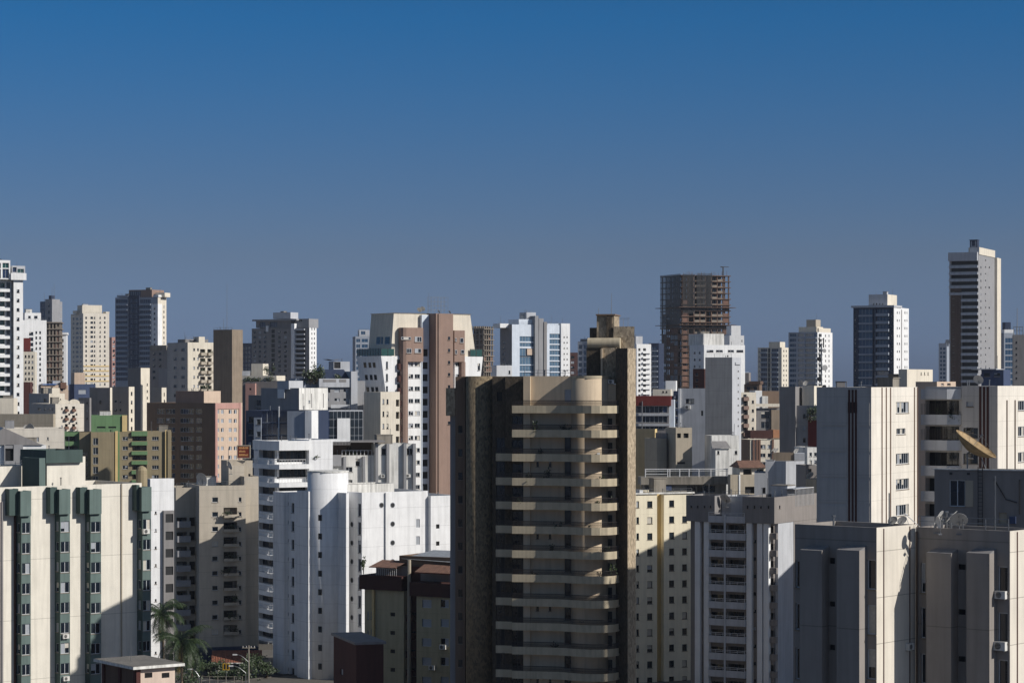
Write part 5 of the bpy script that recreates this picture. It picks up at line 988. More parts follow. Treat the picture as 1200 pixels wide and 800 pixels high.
# the big mesh dish seen almost edge-on, opening up and to the right
e = empty('satellite_dish', 'big rusty mesh satellite dish standing on the shaded plant room with the ladder', 'satellite dish', b.world(X(1135,2), 2, zt-.2))
import mathutils
q0 = mathutils.Matrix.Rotation(R_(33), 4, 'Y') @ mathutils.Matrix.Rotation(R_(12), 4, 'X'); r = 2.0; ctr = Vector((.5, 0, 2.15))
T = lambda p: tuple(q0 @ Vector(p) + ctr)
m = MB(); n = 28; rings = 6; g = [[T((r*k/rings*math.cos(2*math.pi*i/n), r*k/rings*math.sin(2*math.pi*i/n), .85*(k/rings)**2-.6)) for i in range(n)] for k in range(rings+1)]
for k in range(rings):
    for i in range(n):
        j = (i+1) % n; m.face([g[k][i],g[k][j],g[k+1][j],g[k+1][i]] if k else [g[0][0],g[1][j],g[1][i]], 'meshdish')
m.obj('reflector', e); m = MB()
for i in range(0, n, 2):
    for k in range(rings): m.tube(g[k][i], g[k+1][i], .03, 'meshdish', 4)
for i in range(n): m.tube(g[rings][i], g[rings][(i+1)%n], .035, 'meshdish', 4); m.tube(g[3][i], g[3][(i+1)%n], .025, 'meshdish', 4)
m.obj('rib_frame', e); m = MB(); f = T((0,0,1.1))
for i in (2, 11, 20): m.tube(g[rings][i], f, .02, 'steel', 4)
m.tube(T((0,0,1.2)), T((0,0,.95)), .1, 'steel', 8); m.obj('feed_arm', e); m = MB(); m.tube((-.1,0,0), (-.1,0,1.5), .06, 'steel', 6); m.tube((-.1,0,1.5), T((0,0,-.55)), .08, 'steel', 6); m.tube((1.6,.3,0), T((.9,0,-.4)), .04, 'steel', 5); m.box(-.4,.5,-.4,.4,0,.1,'steel'); m.obj('mount', e)
# ============================================================ RIGHT FOREGROUND BLOCK
b = Bld('apartment_block', 'beige grey foreground block with raised wall panels and satellite dishes, lower right', 'building', -40, 1027.3, 157, l=931.5, r=1073)
X = b.X; zt = b.Z(618); Yb = lambda p, x: b.Y(p, x)
F = b.gF([(971.5,978.5)], [(653,660),(704,710),(754.5,761)], 'hole')+b.gF([(1016,1026)], [(655,690),(708,742.5),(759.5,795)], 'win')+b.gF([(932.2,936.8)], [(656,688),(706,737),(758,795)], 'win')
b.box('wall', 'qwall', 0, b.w, 0, b.d, 0, zt, F=F, side='creamj', par=.35)
for l, r in ((937.5,963),(980.5,1007)):
    b.box('raised_panel', 'qwall', X(l,-.9), X(r,-.9), -.9, .01, 0, b.Z(645,X(r,-.9),-.9), par=0); x0, x1 = X(l,-.9), X(r,-.9); zz = b.Z(645,x1,-.9); m = MB(); m.loft([(x0,-.9),(x1,-.9),(x1,0),(x0,0)], zz, [(x0+.2,-.05),(x1,-.05),(x1,0),(x0+.2,0)], zz+.25, 'dkgrey'); m.obj('panel_cap', b.root)
d1 = b.d; xB = b.w+.02; xe = X(1183.5, d1); yE = b.Y(1215, xe)
Zb = lambda py, px=1130: b.Z(py, X(px,d1), d1)
F = b.gF([(1079,1084.5)], [(659,694),(711,747),(765,800)], 'win', d1)+b.gF([(1122.5,1131.5)], [(660.5,667),(713,719.5),(768,774.5)], 'hole', d1)+b.gF([(1169.5,1181)], [(663,693),(717,752),(772,810)], 'win', d1)
zt2 = b.Z(622, xe, d1)
b.box('wing_wall', 'qwall', xB, xe, d1, yE, 0, zt2, F=F, side='creamj', par=.35)
for l, r in ((1085.5,1114.5),(1132.5,1159.5)):
    y = d1-.9; x0, x1 = X(l,y), X(r,y); zz = b.Z(648.5,x1,y); b.box('raised_panel', 'qwall', x0, x1, y, d1+.01, 0, zz, par=0); m = MB(); m.loft([(x0,y),(x1,y),(x1,d1),(x0,d1)], zz, [(x0+.2,d1-.05),(x1,d1-.05),(x1,d1),(x0+.2,d1)], zz+.25, 'dkgrey'); m.obj('panel_cap', b.root)
m = MB(); 
for q in (1035.5,1066): y = Yb(q, b.w); m.box(b.w-.01, b.w+.03, y-.05, y+.05, 0, zt-.1, 'maroon')
y = Yb(1192, xe); m.box(xe-.01, xe+.03, y-.06, y+.06, 0, zt2-.1, 'maroon'); m.obj('stripe', b.root); m = MB(); m.tube((xB+.12,d1-.1,0), (xB+.12,d1-.1,zt2-.3), .07, 'dkbrown', 6); m.obj('downpipe', b.root); b.done(); qb = b
for px, py, s_, t in ((1174.5,701.5,.85,'white air conditioner under the top right window of the foreground block'),(1174,762,.95,'larger white air conditioner under the middle right window of the foreground block')): acunit(t, b.world(X(px,d1), d1-.02, b.Z(py,xe,d1)), b.a, s_)
y = Yb(1066.5, b.w)-.3; acunit('grey air conditioner in the shaded corner between the two wings of the foreground block', b.world(b.w+.02, y, b.Z(761,b.w,y)), b.a+math.pi/2, .75)
gd = 'small grey satellite dishes on the foreground roof'
def roofpt(px, y, x=None): return b.world(X(px, y), y, 0)
for i, (px, py, y_, r_, yaw, tilt, t) in enumerate(((1045.5,610,4.5,.34,15,35,'leftmost of the two small round dishes on the foreground roof edge'),(1056.5,610,4.5,.34,20,35,'right one of the two small round dishes on the foreground roof edge'),(1098,609,5,.62,62,25,'large white dish on the foreground roof, left of the speckled one'),(1101,612,4.2,.4,-75,10,'narrow white dish turned edge on before the large white dish'),(1114,606,5.4,.5,70,45,'upper dish of the right pair on the foreground roof, turned edge on'),(1124,610,5,.58,-15,40,'speckled dish on the foreground roof, rightmost of the dishes'))):
    x, y, z = b.world(X(px,y_), y_, 0); zz = (zt if px < 1075 else zt2)-.35; zc_ = wz(py, y); base = max(.1, zc_-zz-r_*.75); dishobj(t, (x, y, zz), r_, yaw, tilt, base=base, depth=.22)
x, y, z = b.world(X(1068,5), 5, zt2-.35); e = empty('antenna_mast', 'slanted pale antenna bar between the small and large foreground dishes', 'antenna', (x, y, z)); m = MB(); m.tube((0,0,-.05), (-.4,0,1.2), .02, 'rail_light', 5); m.obj('mast', e); m = MB(); m.tube((-.45,0,1.25), (.55,0,.35), .03, 'rail_light', 5); m.obj('crossbar', e)
# ============================================================ WHITE AND BROWN TOWER
b = Bld('apartment_tower', 'white and brown tower with slanted trapezoid top, green glass terraces and a brown shaft', 'tower', 33, 446.5, 586, l=418, r=566)
X = b.X; Z = b.Z; Y = lambda q, x=0: b.Y(q, x)
yl = b.d; zt = Z(417)
P1 = [(0,0),(b.w,0),(b.w,yl),(0,yl)]; xl0 = X(453.5); P0 = [(xl0,0),(X(560),0),(X(560),yl),(xl0,yl)]
m = MB(); zb = Z(472); m.loft(P0, zb, P1, zt, 'white'); m.prism(P0, 0, zb, 'white'); m.obj('wall', b.root)
def onwin(l, r, t, q, y, st='win', par=None):
    me = wmesh(st, X(r,y)-X(l,y), Z(t,0,y)-Z(q,0,y), rnd.randrange(NVAR)); return part('window', me, b.root, (X(l,y), y-.2, Z(q,0,y)))
def sidewin(l, r, t, q, x, tilt):
    y0, y1 = sorted((Y(l,x), Y(r,x))); m = MB(); zz = Z(t,x,y0)-Z(q,x,y0); m.box(-.06, .12, 0, y1-y0, 0, zz, 'glass'); m.box(-.1, .1, -.08, y1-y0+.08, -.1, 0, 'alu'); o = m.obj('window', b.root, (x, y0, Z(q,x,y0))); o.rotation_euler = (0, tilt, 0)
sl_ = math.atan2(xl0, zt-zb)
for k in range(3):
    zk = Z(431+14.4*k); xk = xl0*(zt-zk)/(zt-zb)
    for l in (427-.2,432.5,437.5): sidewin(l+k*1.6, l+3+k*1.6, 424.5+14.4*k, 430.5+14.4*k, xk, -sl_)
for k in range(3): onwin(452.5, 454.5, 423.5+14.4*k, 432+14.4*k, -.02, 'far')
onwin(560, 562.5, 425, 433, -.02, 'far')
xu0, xu1 = X(458,.6), X(461.5,.6); yu = Y(431, xu0)
A0 = [(xu0,.6),(X(557.5,.6),.6),(X(557.5,.6),yu),(xu0,yu)]; A1 = [(xu1,.6),(X(551,.6),.6),(X(551,.6),yu-.3),(xu1,yu-.3)]
m = MB(); m.loft(A0, zt-.02, A1, Z(367), 'cream', True, 'roof'); m.obj('upper_wall', b.root); m = MB(); m.loft(A1, Z(367), [(A1[0][0]-.3,.3),(A1[1][0]+.3,.3),(A1[1][0]+.3,yu),(A1[0][0]-.3,yu)], Z(366.1), 'cream'); m.obj('coping', b.root)
for l, r in ((441,445.5),(446.5,448.5),(451,456.5)): sidewin(l, r, 394.5, 403, xu0+(xu1-xu0)*.3, math.atan2(xu1-xu0, Z(367)-zt))
def terrace(pts):
    m = MB()
    for p, q in zip(pts, pts[1:]):
        d = Vector((q[0]-p[0], q[1]-p[1], 0)); n = max(1, int(d.length/1.3)); 
        for i in range(n):
            a = Vector((*p, 0))+d*(i/n); c = Vector((*p, 0))+d*((i+.93)/n); m.face([(a.x,a.y,.1),(c.x,c.y,.1),(c.x,c.y,1.75),(a.x,a.y,1.75)], 'greenglass'); m.tube((a.x,a.y,-.05), (a.x,a.y,1.85), .06, 'frame_dark', 4)
        m.tube((*p,1.85), (*q,1.85), .06, 'frame_dark', 4)
    return m.obj('terrace_rail', b.root, (0,0,zt))
terrace([(.12,yl),(.12,.12),(X(462.5,.12),.12)]); terrace([(X(551,.12),.12),(b.w-.1,.12),(b.w-.1,5)])
# recessed strip, core shaft
rw = [(X(494.5),X(500.5),Z(432+14.4*i),Z(424+14.4*i),'hole',.3) for i in range(12)]+[(X(494.5),X(500.5),Z(417),Z(408.5),'hole',.3)]
b.box('recess_wall', 'bwhite', X(493.5), X(502), -.35, .5, 0, Z(368), F=[(r[0],r[1],r[2],r[3],r[4],r[5]) for r in [(*q[:4], q[4], .2) for q in rw]], par=0)
xs = X(511,-3.4); s0 = [(xs,.4),(xs,-3.4),(X(512.5,-3.4),-3.4),(X(512.8,-2.9),-2.9),(X(514,-2.9),-2.9),(X(514,-3.4),-3.4),(X(517,-3.4),-3.4),(X(517.2,-3),-3.0),(X(531,-3),-3.0),(X(531,-3),9),(xs,9)]
m = MB(); m.prism(s0, 0, Z(366.5), 'brown', 'roof'); m.obj('stair_shaft', b.root)
for i in range(8): onwin(525, 527.5, 393.5+14.4*i, 397+14.4*i, -3.0, 'far')
# brown bays and white window strips
def brownbay(l, r, ww, col, mirror=False):
    y = -1.6; x0, x1 = X(l,y), X(r,y); c = 1.0
    P = [(x0,.4),(x0,y+c),(x0+c*.3,y+c*.3),(x0+c,y),(x1,y),(x1,.4)] if not mirror else [(x0,.4),(x0,y),(x1-.3,y),(x1,y+.3),(x1,.4)]
    m = MB(); m.prism(P, Z(423.5), Z(383.5 if not mirror else 386), 'brown'); o = m.obj('window_bay', b.root)
    for w_ in ww: onwin(*w_, y-.01, 'win')
    x0, x1 = X(col[0],y), X(col[1],y); P = [(x0,.4),(x0,y+.8),(x0+.25,y+.25),(x0+.8,y),(x1,y),(x1,.4)]; m = MB(); m.prism(P, 0, Z(423.5)-.01, 'brown'); m.obj('pilaster', b.root)
brownbay(472, 496, [(486,494,394,400),(486,493.5,408,413),(476.5,482,408,413.5),(470,481.5,394.5,397.5)], (472,478))
brownbay(532.5, 545.5, [(539,543,395,400.5),(540,544,409,413.5),(533.3,535,395,399),(533.3,535.5,409,414)], (540.5,545.5), True)
xw0, xw1 = X(478.2,-.6), X(493.2,-.6)
b.box('wall', 'white', xw0, xw1, -.6, .3, 0, Z(423.5), F=b.gF([(478.8,484.2),(486,492)], rows(424,5,14.4,14), 'win', -.6), par=0)
b.box('wall', 'white', X(533,-.6), X(540.4,-.6), -.6, .3, 0, Z(423.5), F=b.gF([(533.8,538.5)], rows(424,5,14.4,2), 'win', -.6), par=0)
for i in range(11): 
    m = MB(); m.box(X(465.3), X(469.5), -.9, .05, 0, 1.5, 'maroon'); m.obj('balcony', b.root, (0,0,Z(433+14.4*i)))
    m = MB(); m.box(X(465.3), X(469.3), -.1, .03, 0, 1.0, 'dark'); m.obj('opening', b.root, (0,0,Z(433+14.4*i)+1.5))
b.done(); t4 = b
# beige annex
b = Bld('apartment_block', 'beige block with paired slit windows, at the foot of the white and brown tower', 'building', 33, 446, 560, l=426.5, r=468.5)
b.mass('cream', 459, F=b.gF([(448.3,450.3),(453,455.2)], rows(467.5,6,14.4,8), 'dwin')+b.gF([(464,468)], rows(468,8,14.4,8), 'hole', 0, .7), L=()); b.done()
# cage and dishes on the shaft
x, y, z = t4.world(X(503,-1) if 0 else t4.X(513,1), 1, t4.Z(366.5)); e = empty('roof_cage', 'wire lattice cage of tall thin poles on top of the brown shaft', 'cage', (x, y, z), t4.a); m = MB(); w_ = 2.35; hh = 4.2
for i in range(6):
    for yy in (-1, 1): m.tube((-w_+2*w_*i/5, yy, -.1), (-w_+2*w_*i/5, yy, hh), .035, 'steel', 4)
for k in range(4):
    for yy in (-1, 1): m.tube((-w_, yy, hh*(k+.9)/4), (w_, yy, hh*(k+.9)/4), .025, 'steel', 4)
    for xx in (-w_, 0, w_): m.tube((xx,-1,hh*(k+.9)/4), (xx,1,hh*(k+.9)/4), .025, 'steel', 4)
m.obj('lattice', e)
for i, (px, t) in enumerate(((492,'left white dish of the two on the cream roof beside the brown shaft'),(495.5,'right white dish of the two on the cream roof beside the brown shaft'))): x, y, z = t4.world(t4.X(px,3), 3, t4.Z(366.5)); dishobj(t, (x, y, z), .65, -30+i*15, 35, base=.4+.3*i)
for px, t in ((515,'small white dish at the left foot of the wire cage'),(527.5,'small white dish on the right corner of the brown shaft')): x, y, z = t4.world(t4.X(px,-2), -2, t4.Z(366.5)); dishobj(t, (x, y, z), .4, -60, 30, base=.1)
x, y, z = t4.world(t4.X(502.5,2), 2, t4.Z(366.5)); mast(x, y, z, 5.4, 'tall thin antenna on the left corner of the brown shaft', .06)
# ============================================================ CENTRE LEFT ROOFS
b = Bld('office_block', 'office block with blue grey curtain wall glass and blank white panels, centre left', 'building', -14, 366, 510, l=288, r=372)
X = b.X; zt = b.Z(481)
b.box('wall', 'navy', 0, b.w, 0, 14, 0, zt, F=b.gF([(291,297)], rows(488,7,15,4), 'far')+b.gF([(307,324.5)], rows(482,13,14.5,3), 'navy')+b.gF([(326,336)], rows(482,13,14.5,3), 'navy'), par=.3)
b.box('pilaster_wall', 'bluegrey', X(298), X(306.5), -.3, .02, 0, b.Z(489,0), F=b.gF([(301,305.5)], rows(491,6,14.5,3), 'far', -.3), par=0); b.box('blank_wall', 'bluegrey', X(336.5,-1), b.w-1.2, -1, .02, 0, zt-.1, par=.1); b.box('blank_wall', 'white', b.w-1.15, b.w+.3, -1.4, 3, 0, zt+.02, par=.1)
xx = X(327); m = MB(); m.box(xx-.12, xx+.12, -.2, .02, 0, b.Z(476), 'rail_light'); m.obj('pipe', b.root); b.done()
b = Bld('office_block', 'grey glazed grid wall with a blank white panel, left of the slit windowed beige block', 'building', 12, 369, 520, l=366, r=425.5)
X = b.X; zt = b.Z(480.5); b.mass('ltgrey', 480.5, F=b.gF([(370.5,374),(385.5,390),(391.5,395),(411,414),(415.5,419),(420,424)], rows(482.5,8,9.5,7), 'blue', 0, .1) if 0 else ())
m = MB()
for i in range(5):
    zz = b.Z(482+9.5*i+9); z1_ = b.Z(482+9.5*i)
    for l, r in ((374.5,380),(380.6,385),(386,390.5),(391,395),(395.6,400),(400.6,405),(405.6,410),(410.6,415),(415.6,420),(420.6,425)):
        m.box(X(l), X(r), -.04, -.01, zz, z1_, 'glass2')
    m.box(X(374), X(386), -.07, -.045, zz, z1_, 'navyglass')
m.obj('glass_grid', b.root); b.solid('blank_wall', 'white', X(395), X(410), -.4, -.02, 0, b.Z(490)); b.done()
b = Bld('apartment_block', 'grey block with a streaked white end wall, in front of the planted roof terrace', 'building', -30, 350.5, 540, l=306, r=384)
X = b.X; b.mass('grey', 454.5, side='stain_white', R=b.gS([(361.5,363.5)], [(469,472)], b.w, 'far'), lmat='grey'); m = MB()
for q in (355,365,379): y = b.Y(q, b.w); m.box(b.w, b.w+.04, y-.12, y+.12, b.Z(478), b.Z(461), 'dkgrey')
m.obj('stain_slot', b.root); b.pbox('penthouse', 'ltgrey', 325, 338.5, 446, 456, y0=-.5, y1=5); b.solid('panel', 'white', X(327), X(335), -.6, -.5, b.Z(466.5), b.Z(456)); b.box('left_wing', 'dkgrey', X(285), X(309), 2, 12, 0, b.Z(463), F=b.gF([(300,306)], rows(468,8,10,2), 'rib', 2)); b.done()
b = Bld('apartment_block', 'grey stepped block with a planted terrace and white shutters, beside the white and brown tower', 'building', 18, 374, 568, l=343, r=428)
X = b.X; b.mass('grey', 446, F=b.gF([(374+6.5,384+1.5),(392,398),(402.6,408)], [(455.5,459.5),(466.5,470)], 'shut')+b.gF([(385,387)], [(455,460)], 'hole'), par=.8); b.pbox('fascia', 'ltgrey', 374, 412, 443.5, 453.5, y0=-.6, y1=.03); b.pbox('end_wall', 'ltgrey', 411.5, 419, 435, y0=-.9, y1=8); b.box('balcony_wall', 'ltgrey', X(387), X(410), -.65, -.62, b.Z(478), b.Z(474), par=0); b.pbox('side_wing', 'bluegrey', 346, 374, 443, y0=3, y1=9)
m = MB()
for l, r in ((378,393),(397,405)): m.box(X(l), X(r), -.66, -.61, b.Z(447.5), b.Z(444.5), 'dkgrey')
m.obj('planter_panel', b.root)
m = MB(); m.face([(X(378),1,b.Z(443)),(X(412),1,b.Z(443)),(X(410),6,b.Z(432.5)),(X(380),6,b.Z(432.5))], 'navy'); m.face([(X(410),6,b.Z(432.5)),(X(380),6,b.Z(432.5)),(X(378),10,b.Z(443)),(X(412),10,b.Z(443))], 'navy'); m.face([(X(412),1,b.Z(443)),(X(412),10,b.Z(443)),(X(410),6,b.Z(432.5))], 'navy'); m.face([(X(378),1,b.Z(443)),(X(380),6,b.Z(432.5)),(X(378),10,b.Z(443))], 'navy'); m.obj('solar_roof', b.root)
b.pbox('penthouse', 'ltgrey', 391, 410, 423.5, 446, y0=7, y1=12, F=b.gF([(391.5,399)], [(424,431.5)], 'hole', 7)); m = MB()
for s_ in (-1, 1): m.face([(X(400.5),6.6,b.Z(422)),(X(400.5+8.5*s_),6.6,b.Z(420.3)),(X(400.5+8.5*s_),12,b.Z(420.3)),(X(400.5),12,b.Z(422))], 'dkgrey')
m.obj('butterfly_roof', b.root); b.done(); tb = b
for i, (px, r1, h_) in enumerate(((363,1.6,2.6),(369,1.9,3.6),(375,1.7,2.8),(394.5,1.0,1.8))): x, y, z = tb.world(tb.X(px,1.5), 1.5, tb.Z(446)-.7); shrub('terrace_shrub', ('leftmost bush of the roof terrace beside the white and brown tower','tallest palm like bush of the planted roof terrace','right bush of the trio on the planted roof terrace','single low bush before the dark solar roof')[i], (x, y, z), r1, 1.0, h_, 200, .6)
b = Bld('low_block', 'low grey and pink roofs with planted edge and square cream hut, below the slate tower', 'building', -12, 325, 660, l=284, r=330)
X = b.X; b.mass('taupe', 447, F=b.gF([(290,292.5)], [(453,457)], 'far'), par=.4); b.pbox('front_wing', 'pink', 287.5, 299, 449, y0=-1, y1=3, F=b.gF([(292,294.5)], [(454.5,457)], 'hole', -1)); b.pbox('terrace', 'cream', 284, 324, 440, 446, y0=1, y1=9, par=.4); b.pbox('penthouse', 'cream', 294.5, 308, 426, 441, y0=5, y1=10); b.pbox('penthouse', 'white', 284, 293, 434.5, 441, y0=5, y1=10); b.done()
for i, (px, py, r1, h_) in enumerate(((291,447,1.6,1.1),(300,447,1.8,1.2),(313,441,2.0,2.6),(316,446,1.2,1.6))): x, y, z = b.world(b.X(px,.6), .6 if i != 2 else 3, b.Z(py)); shrub('terrace_shrub', ('dark trailing shrub at the left of the low pink roof edge','dark trailing shrub at the middle of the low pink roof edge','rounded bush beside the square cream hut','light green bush on the right corner of the low pink roof')[i], (x, y, z-.2), r1, .6, h_, 130, .5)
# ============================================================ CENTRE RIGHT ROOFS
b = Bld('office_block', 'office block with a dark red roof band and glazed strips, right behind the stone pier', 'building', -8, 784, 620, l=735, r=789)
b.mass('dkgrey', 475, F=b.gF([(736,782)], [(475.5,483.5),(487,495),(499,503)], 'rib'), par=.2); b.solid('roof_band', 'redpaint', -1, b.w+.5, -.8, b.d, b.Z(475.3), b.Z(464)); m = MB(); m.box(-.3, b.w+.2, -.5, .02, b.Z(487), b.Z(484), 'ltgrey'); m.box(-.3, b.w+.2, -.5, .02, b.Z(499), b.Z(496.3), 'ltgrey'); m.obj('spandrel', b.root); m = MB(); m.tube((b.X(753),-.9,0), (b.X(753),-.9,b.Z(470)), .15, 'steel', 5); m.obj('pole', b.root)
b.box('stair_tower', 'bwhite', b.X(783), b.X(790), .5, 6, 0, b.Z(468)); b.pbox('rear_wing', 'navy', 789, 797, 458, y0=3, y1=8, F=b.gF([(790,794)], rows(463,6,9,6), 'far', 3)); b.done()
b = Bld('low_block', 'little cream and pink hut behind the dark red roof band', 'building', -8, 786, 700, l=765, r=787)
b.mass('cream', 456, F=b.gF([(776,778),(780,782)], [(458,460)], 'far'), par=.2); b.pbox('penthouse', 'white', 780, 792, 446, y0=3, y1=8); b.done()
b = Bld('warehouse', 'windowless olive brown wall just right of the stone pier', 'building', -18, 767.5, 520, l=735, r=770)
b.mass('olive', 502.5, side='yellow', lmat='olive'); b.done()
b = Bld('apartment_block', 'tan block with two square openings near its top, before the blue grey wall', 'building', 16, 792, 505, l=780, r=811)
b.mass('tan', 501, F=b.gF([(793.5,798),(801,807)], [(507.5,513)], 'hole', 0, .5)+b.gF([(793.5,803)], [(541,543.5)], 'vent'), L=(), lmat='tan'); b.box('side_wing', 'tan', b.X(770,4), b.X(781,4), 4, 12, 0, b.Z(514)); b.box('side_wing', 'taupe', b.X(781,5)+.02, -.02, 5, 12, 0, b.Z(508)); b.done()
b = Bld('apartment_block', 'flat blue grey wall with one dark double window and an old air conditioner', 'building', -15, 827.5, 600, l=798, r=832)
b.mass('ltgrey', 455, F=b.gF([(803.5,813.5)], [(467,472.5)], 'dwin')+b.gF([(821.5,824)], [(481,487)], 'hole'), side='bluegrey', par=.2); b.box('side_fin', 'white', -.6, -.02, -.3, 5, 0, b.Z(455)); b.done()
acunit('old air conditioner on the flat blue grey wall below its dark double window', b.world(b.X(806), -.02, b.Z(479)), b.a, 1.5)
b = Bld('apartment_block', 'tall windowless grey slab with rain streaks and a lighter right side, right of centre', 'building', -17, 858, 560, l=826.5, r=868.5)
b.mass('greyj', 418.5, R=b.gS([(864.5,865.8)], rows(426,1.4,8,10), b.w, 'far'), side='ltgrey', par=.3); b.solid('wall_cap', 'ltgrey', b.w-.5, b.w+.3, b.Y(861,b.w), b.Y(867,b.w), b.Z(427), b.Z(424)); b.done()
b = Bld('apartment_block', 'white stained block with a lean-to roof at the foot of the grey slab', 'building', 12, 838.5, 500, l=834, r=866.5)
b.mass('stain_white', 525.5, F=b.gF([(840.5,843),(861,864)], [(528,532)], 'far'), par=.2); b.pbox('upper_wall', 'stain_white', 834, 866, 510, y0=3, y1=8); m = MB(); m.face([(b.X(834),-.4,b.Z(525)),(b.X(856),-.4,b.Z(525)),(b.X(856),3,b.Z(517)),(b.X(838),3,b.Z(517))], 'dkgrey'); m.obj('lean_to_roof', b.root); b.done()
b = Bld('apartment_block', 'cream block with curved brown balconies right of the grey slab', 'building', 15, 863, 640, l=860, r=886)
b.mass('cream', 459.5, F=b.gF([(864.5,869)], rows(469,3.4,10.4,5), 'win')+b.gF([(881,883.5)], rows(469,3.4,10.4,5), 'far'), par=.2); b.bands('balcony', 'brown', 'F', 0, b.X(870), b.X(876), [b.Z(469.5+10.4*i) for i in range(5)], 1.0, 1.2); b.fins('opening', 'dark', 'F', 0, [b.X(873)], .9, .02, 0, b.Z(462)); b.box('front_wing', 'cream', b.X(876.5,-.5), b.X(885,-.5), -.5, .02, 0, b.Z(464), F=b.gF([(881,883.5)], rows(469,3.4,10.4,5), 'far', -.5), par=0); b.done()
b = Bld('low_block', 'low white stepped roofs and a pale bridge beam behind the cream curved balcony block', 'building', 10, 885, 680, l=883, r=914)
b.mass('dkgrey', 478, F=b.gF([(892,901)], rows(482,8,12,3), 'far'), par=.2); b.pbox('penthouse', 'white', 885, 893, 457.5, y0=2, y1=8); b.pbox('penthouse', 'stain_white', 893, 900, 464, y0=1.6, y1=7); b.pbox('penthouse', 'dkbrown', 893, 913, 458, y0=8.2, y1=14); b.solid('roof_beam', 'cream', b.X(885,-1), b.X(915,-1), -1, -.4, b.Z(476.5), b.Z(472.8)); b.pbox('side_wing', 'brownconc', 904, 914, 480, y0=-.9, y1=3); b.done()
b = Bld('apartment_block', 'dark charcoal block with a beige roof box and grey wing, left of the striped block', 'building', -24, 932, 540, l=913.5, r=940)
b.mass('dkgrey', 453, side='dkgrey', F=()); b.pbox('roof_box', 'cream', 940, 954, 452, 475, y0=3, y1=9); b.box('side_wing', 'grey', b.w+.02, b.X(958,1), 1, 12, 0, b.Z(475), F=b.gF([(941,944)], rows(485,5,14,4), 'far', 1)); b.solid('panel', 'redpaint', b.X(947,.5), b.X(958,.5), .4, .98, b.Z(523), b.Z(492)); b.done()
x, y, z = b.world(b.X(952,.4), -.2, b.Z(492)); e = shrub('roof_tree', 'round dark topiary bush on the red panel left of the striped block', (x, y, z-.2), 1.2, .8, 2.6, 260, .5)
for i, (px, t) in enumerate(((938.5,'left of two white dishes on the charcoal block roof'),(943.5,'right of two white dishes on the charcoal block roof'))): x, y, z = b.world(b.X(px,4), 4, b.Z(452)); dishobj(t, (x, y, z-.2), .6, -20+i*40, 30, base=.3)
b = Bld('apartment_block', 'low block with pink brown vertical strips, a dark roof and an orange roof box', 'building', 10, 879, 590, l=866, r=914)
b.mass('cream', 515, F=b.gF([(891,897),(899.5,904)], rows(521,4.5,10,5), 'win'), L=(), lmat='dkbrown', par=.2); b.fins('pilaster', 'rust', 'F', 0, [b.X(q) for q in (883,887,890,905.5)], .45, .3, 0, b.Z(515)); b.solid('roof_cap', 'maroon', b.X(879), b.X(905), -.4, 5, b.Z(513.5), b.Z(504.5)); b.solid('roof_box', 'orange', b.X(906,-.2), b.X(914,-.2), -.2, 4, b.Z(513), b.Z(503.5)); b.done()
b = Bld('house', 'cream house with an arched porch under a terracotta tiled roof, right of centre', 'house', 14, 856, 470, l=853, r=899)
X = b.X; b.mass('tan', 556, F=b.gF([(873,885)], [(570,578)], 'hole', 0, .6), par=.1); b.fins('pilaster', 'white', 'F', 0, [X(866.5)], .3, .15, 0, b.Z(556)); m = MB()
m.face([(X(866),-.4,b.Z(548)),(X(899),-.4,b.Z(548)),(X(896),3.4,b.Z(540)),(X(870),3.4,b.Z(540))], 'tiles'); m.face([(X(866),-.4,b.Z(548)),(X(870),3.4,b.Z(540)),(X(868),7,b.Z(548))], 'tiles'); m.face([(X(896),3.4,b.Z(540)),(X(899),-.4,b.Z(548)),(X(899),7,b.Z(548))], 'tiles'); m.face([(X(896),3.4,b.Z(540)),(X(870),3.4,b.Z(540)),(X(868),7,b.Z(548)),(X(899),7,b.Z(548))], 'tiles'); m.obj('tiled_roof', b.root)
b.box('porch_wall', 'cream', X(867,.5), X(898,.5), .5, 5, b.Z(557), b.Z(548.3), par=0, F=b.gF([(871,881),(887,895)], [(549.5,556.8)], 'hole', .5, .5)); b.done()
b = Bld('apartment_block', 'light grey stepped plant room with a beige right side, above the grey balcony block', 'building', -6, 908.5, 450, l=884, r=909.5)
X = b.X; b.box('wall', 'ltgrey', 0, b.w, 0, 10, 0, b.Z(554), F=b.gF([(893,897)], [(571,578)], 'hole')); b.box('upper_wall', 'ltgrey', X(897), b.w, .02, 10, b.Z(555), b.Z(540), par=.2)
m = MB(); P = [(b.w+.01,.02),(X(921,-1.2),-1.0),(X(943,0),1.5),(X(943,0),10),(b.w+.01,10)]; m.prism(P, 0, b.Z(540), 'ltgrey', 'roof'); m.obj('front_wing', b.root); b.solid('window', 'dark', X(932,0), X(935,0), .2, .5, b.Z(576.5), b.Z(572.5)); b.box('roof_box', 'brownconc', X(906,4), X(930,4), 4.2, 9, b.Z(541), b.Z(530.5,0,4), par=.2); b.solid('roof_box', 'ltgrey', X(931,4), X(943,4), 4, 9, b.Z(541), b.Z(531,0,4)); b.done(); lg = b
for i, (px, py, t) in enumerate(((905.5,528,'left white dish of the pair on the brown box above the grey plant room'),(909,528.5,'right white dish of the pair on the brown box above the grey plant room'),(932.5,527,'tilted white dish at the right end of the grey plant room roof'))): x, y, z = lg.world(lg.X(px,4.3), 4.6, lg.Z(530.5,0,4) if i < 2 else lg.Z(531,0,4)); dishobj(t, (x, y, z-.15), .55, (55,50,35)[i], 35, base=.15)
b = Bld('low_block', 'stained concrete terrace deck with pipe railings in front of the tan block', 'building', 6, 755, 475, l=752, r=851)
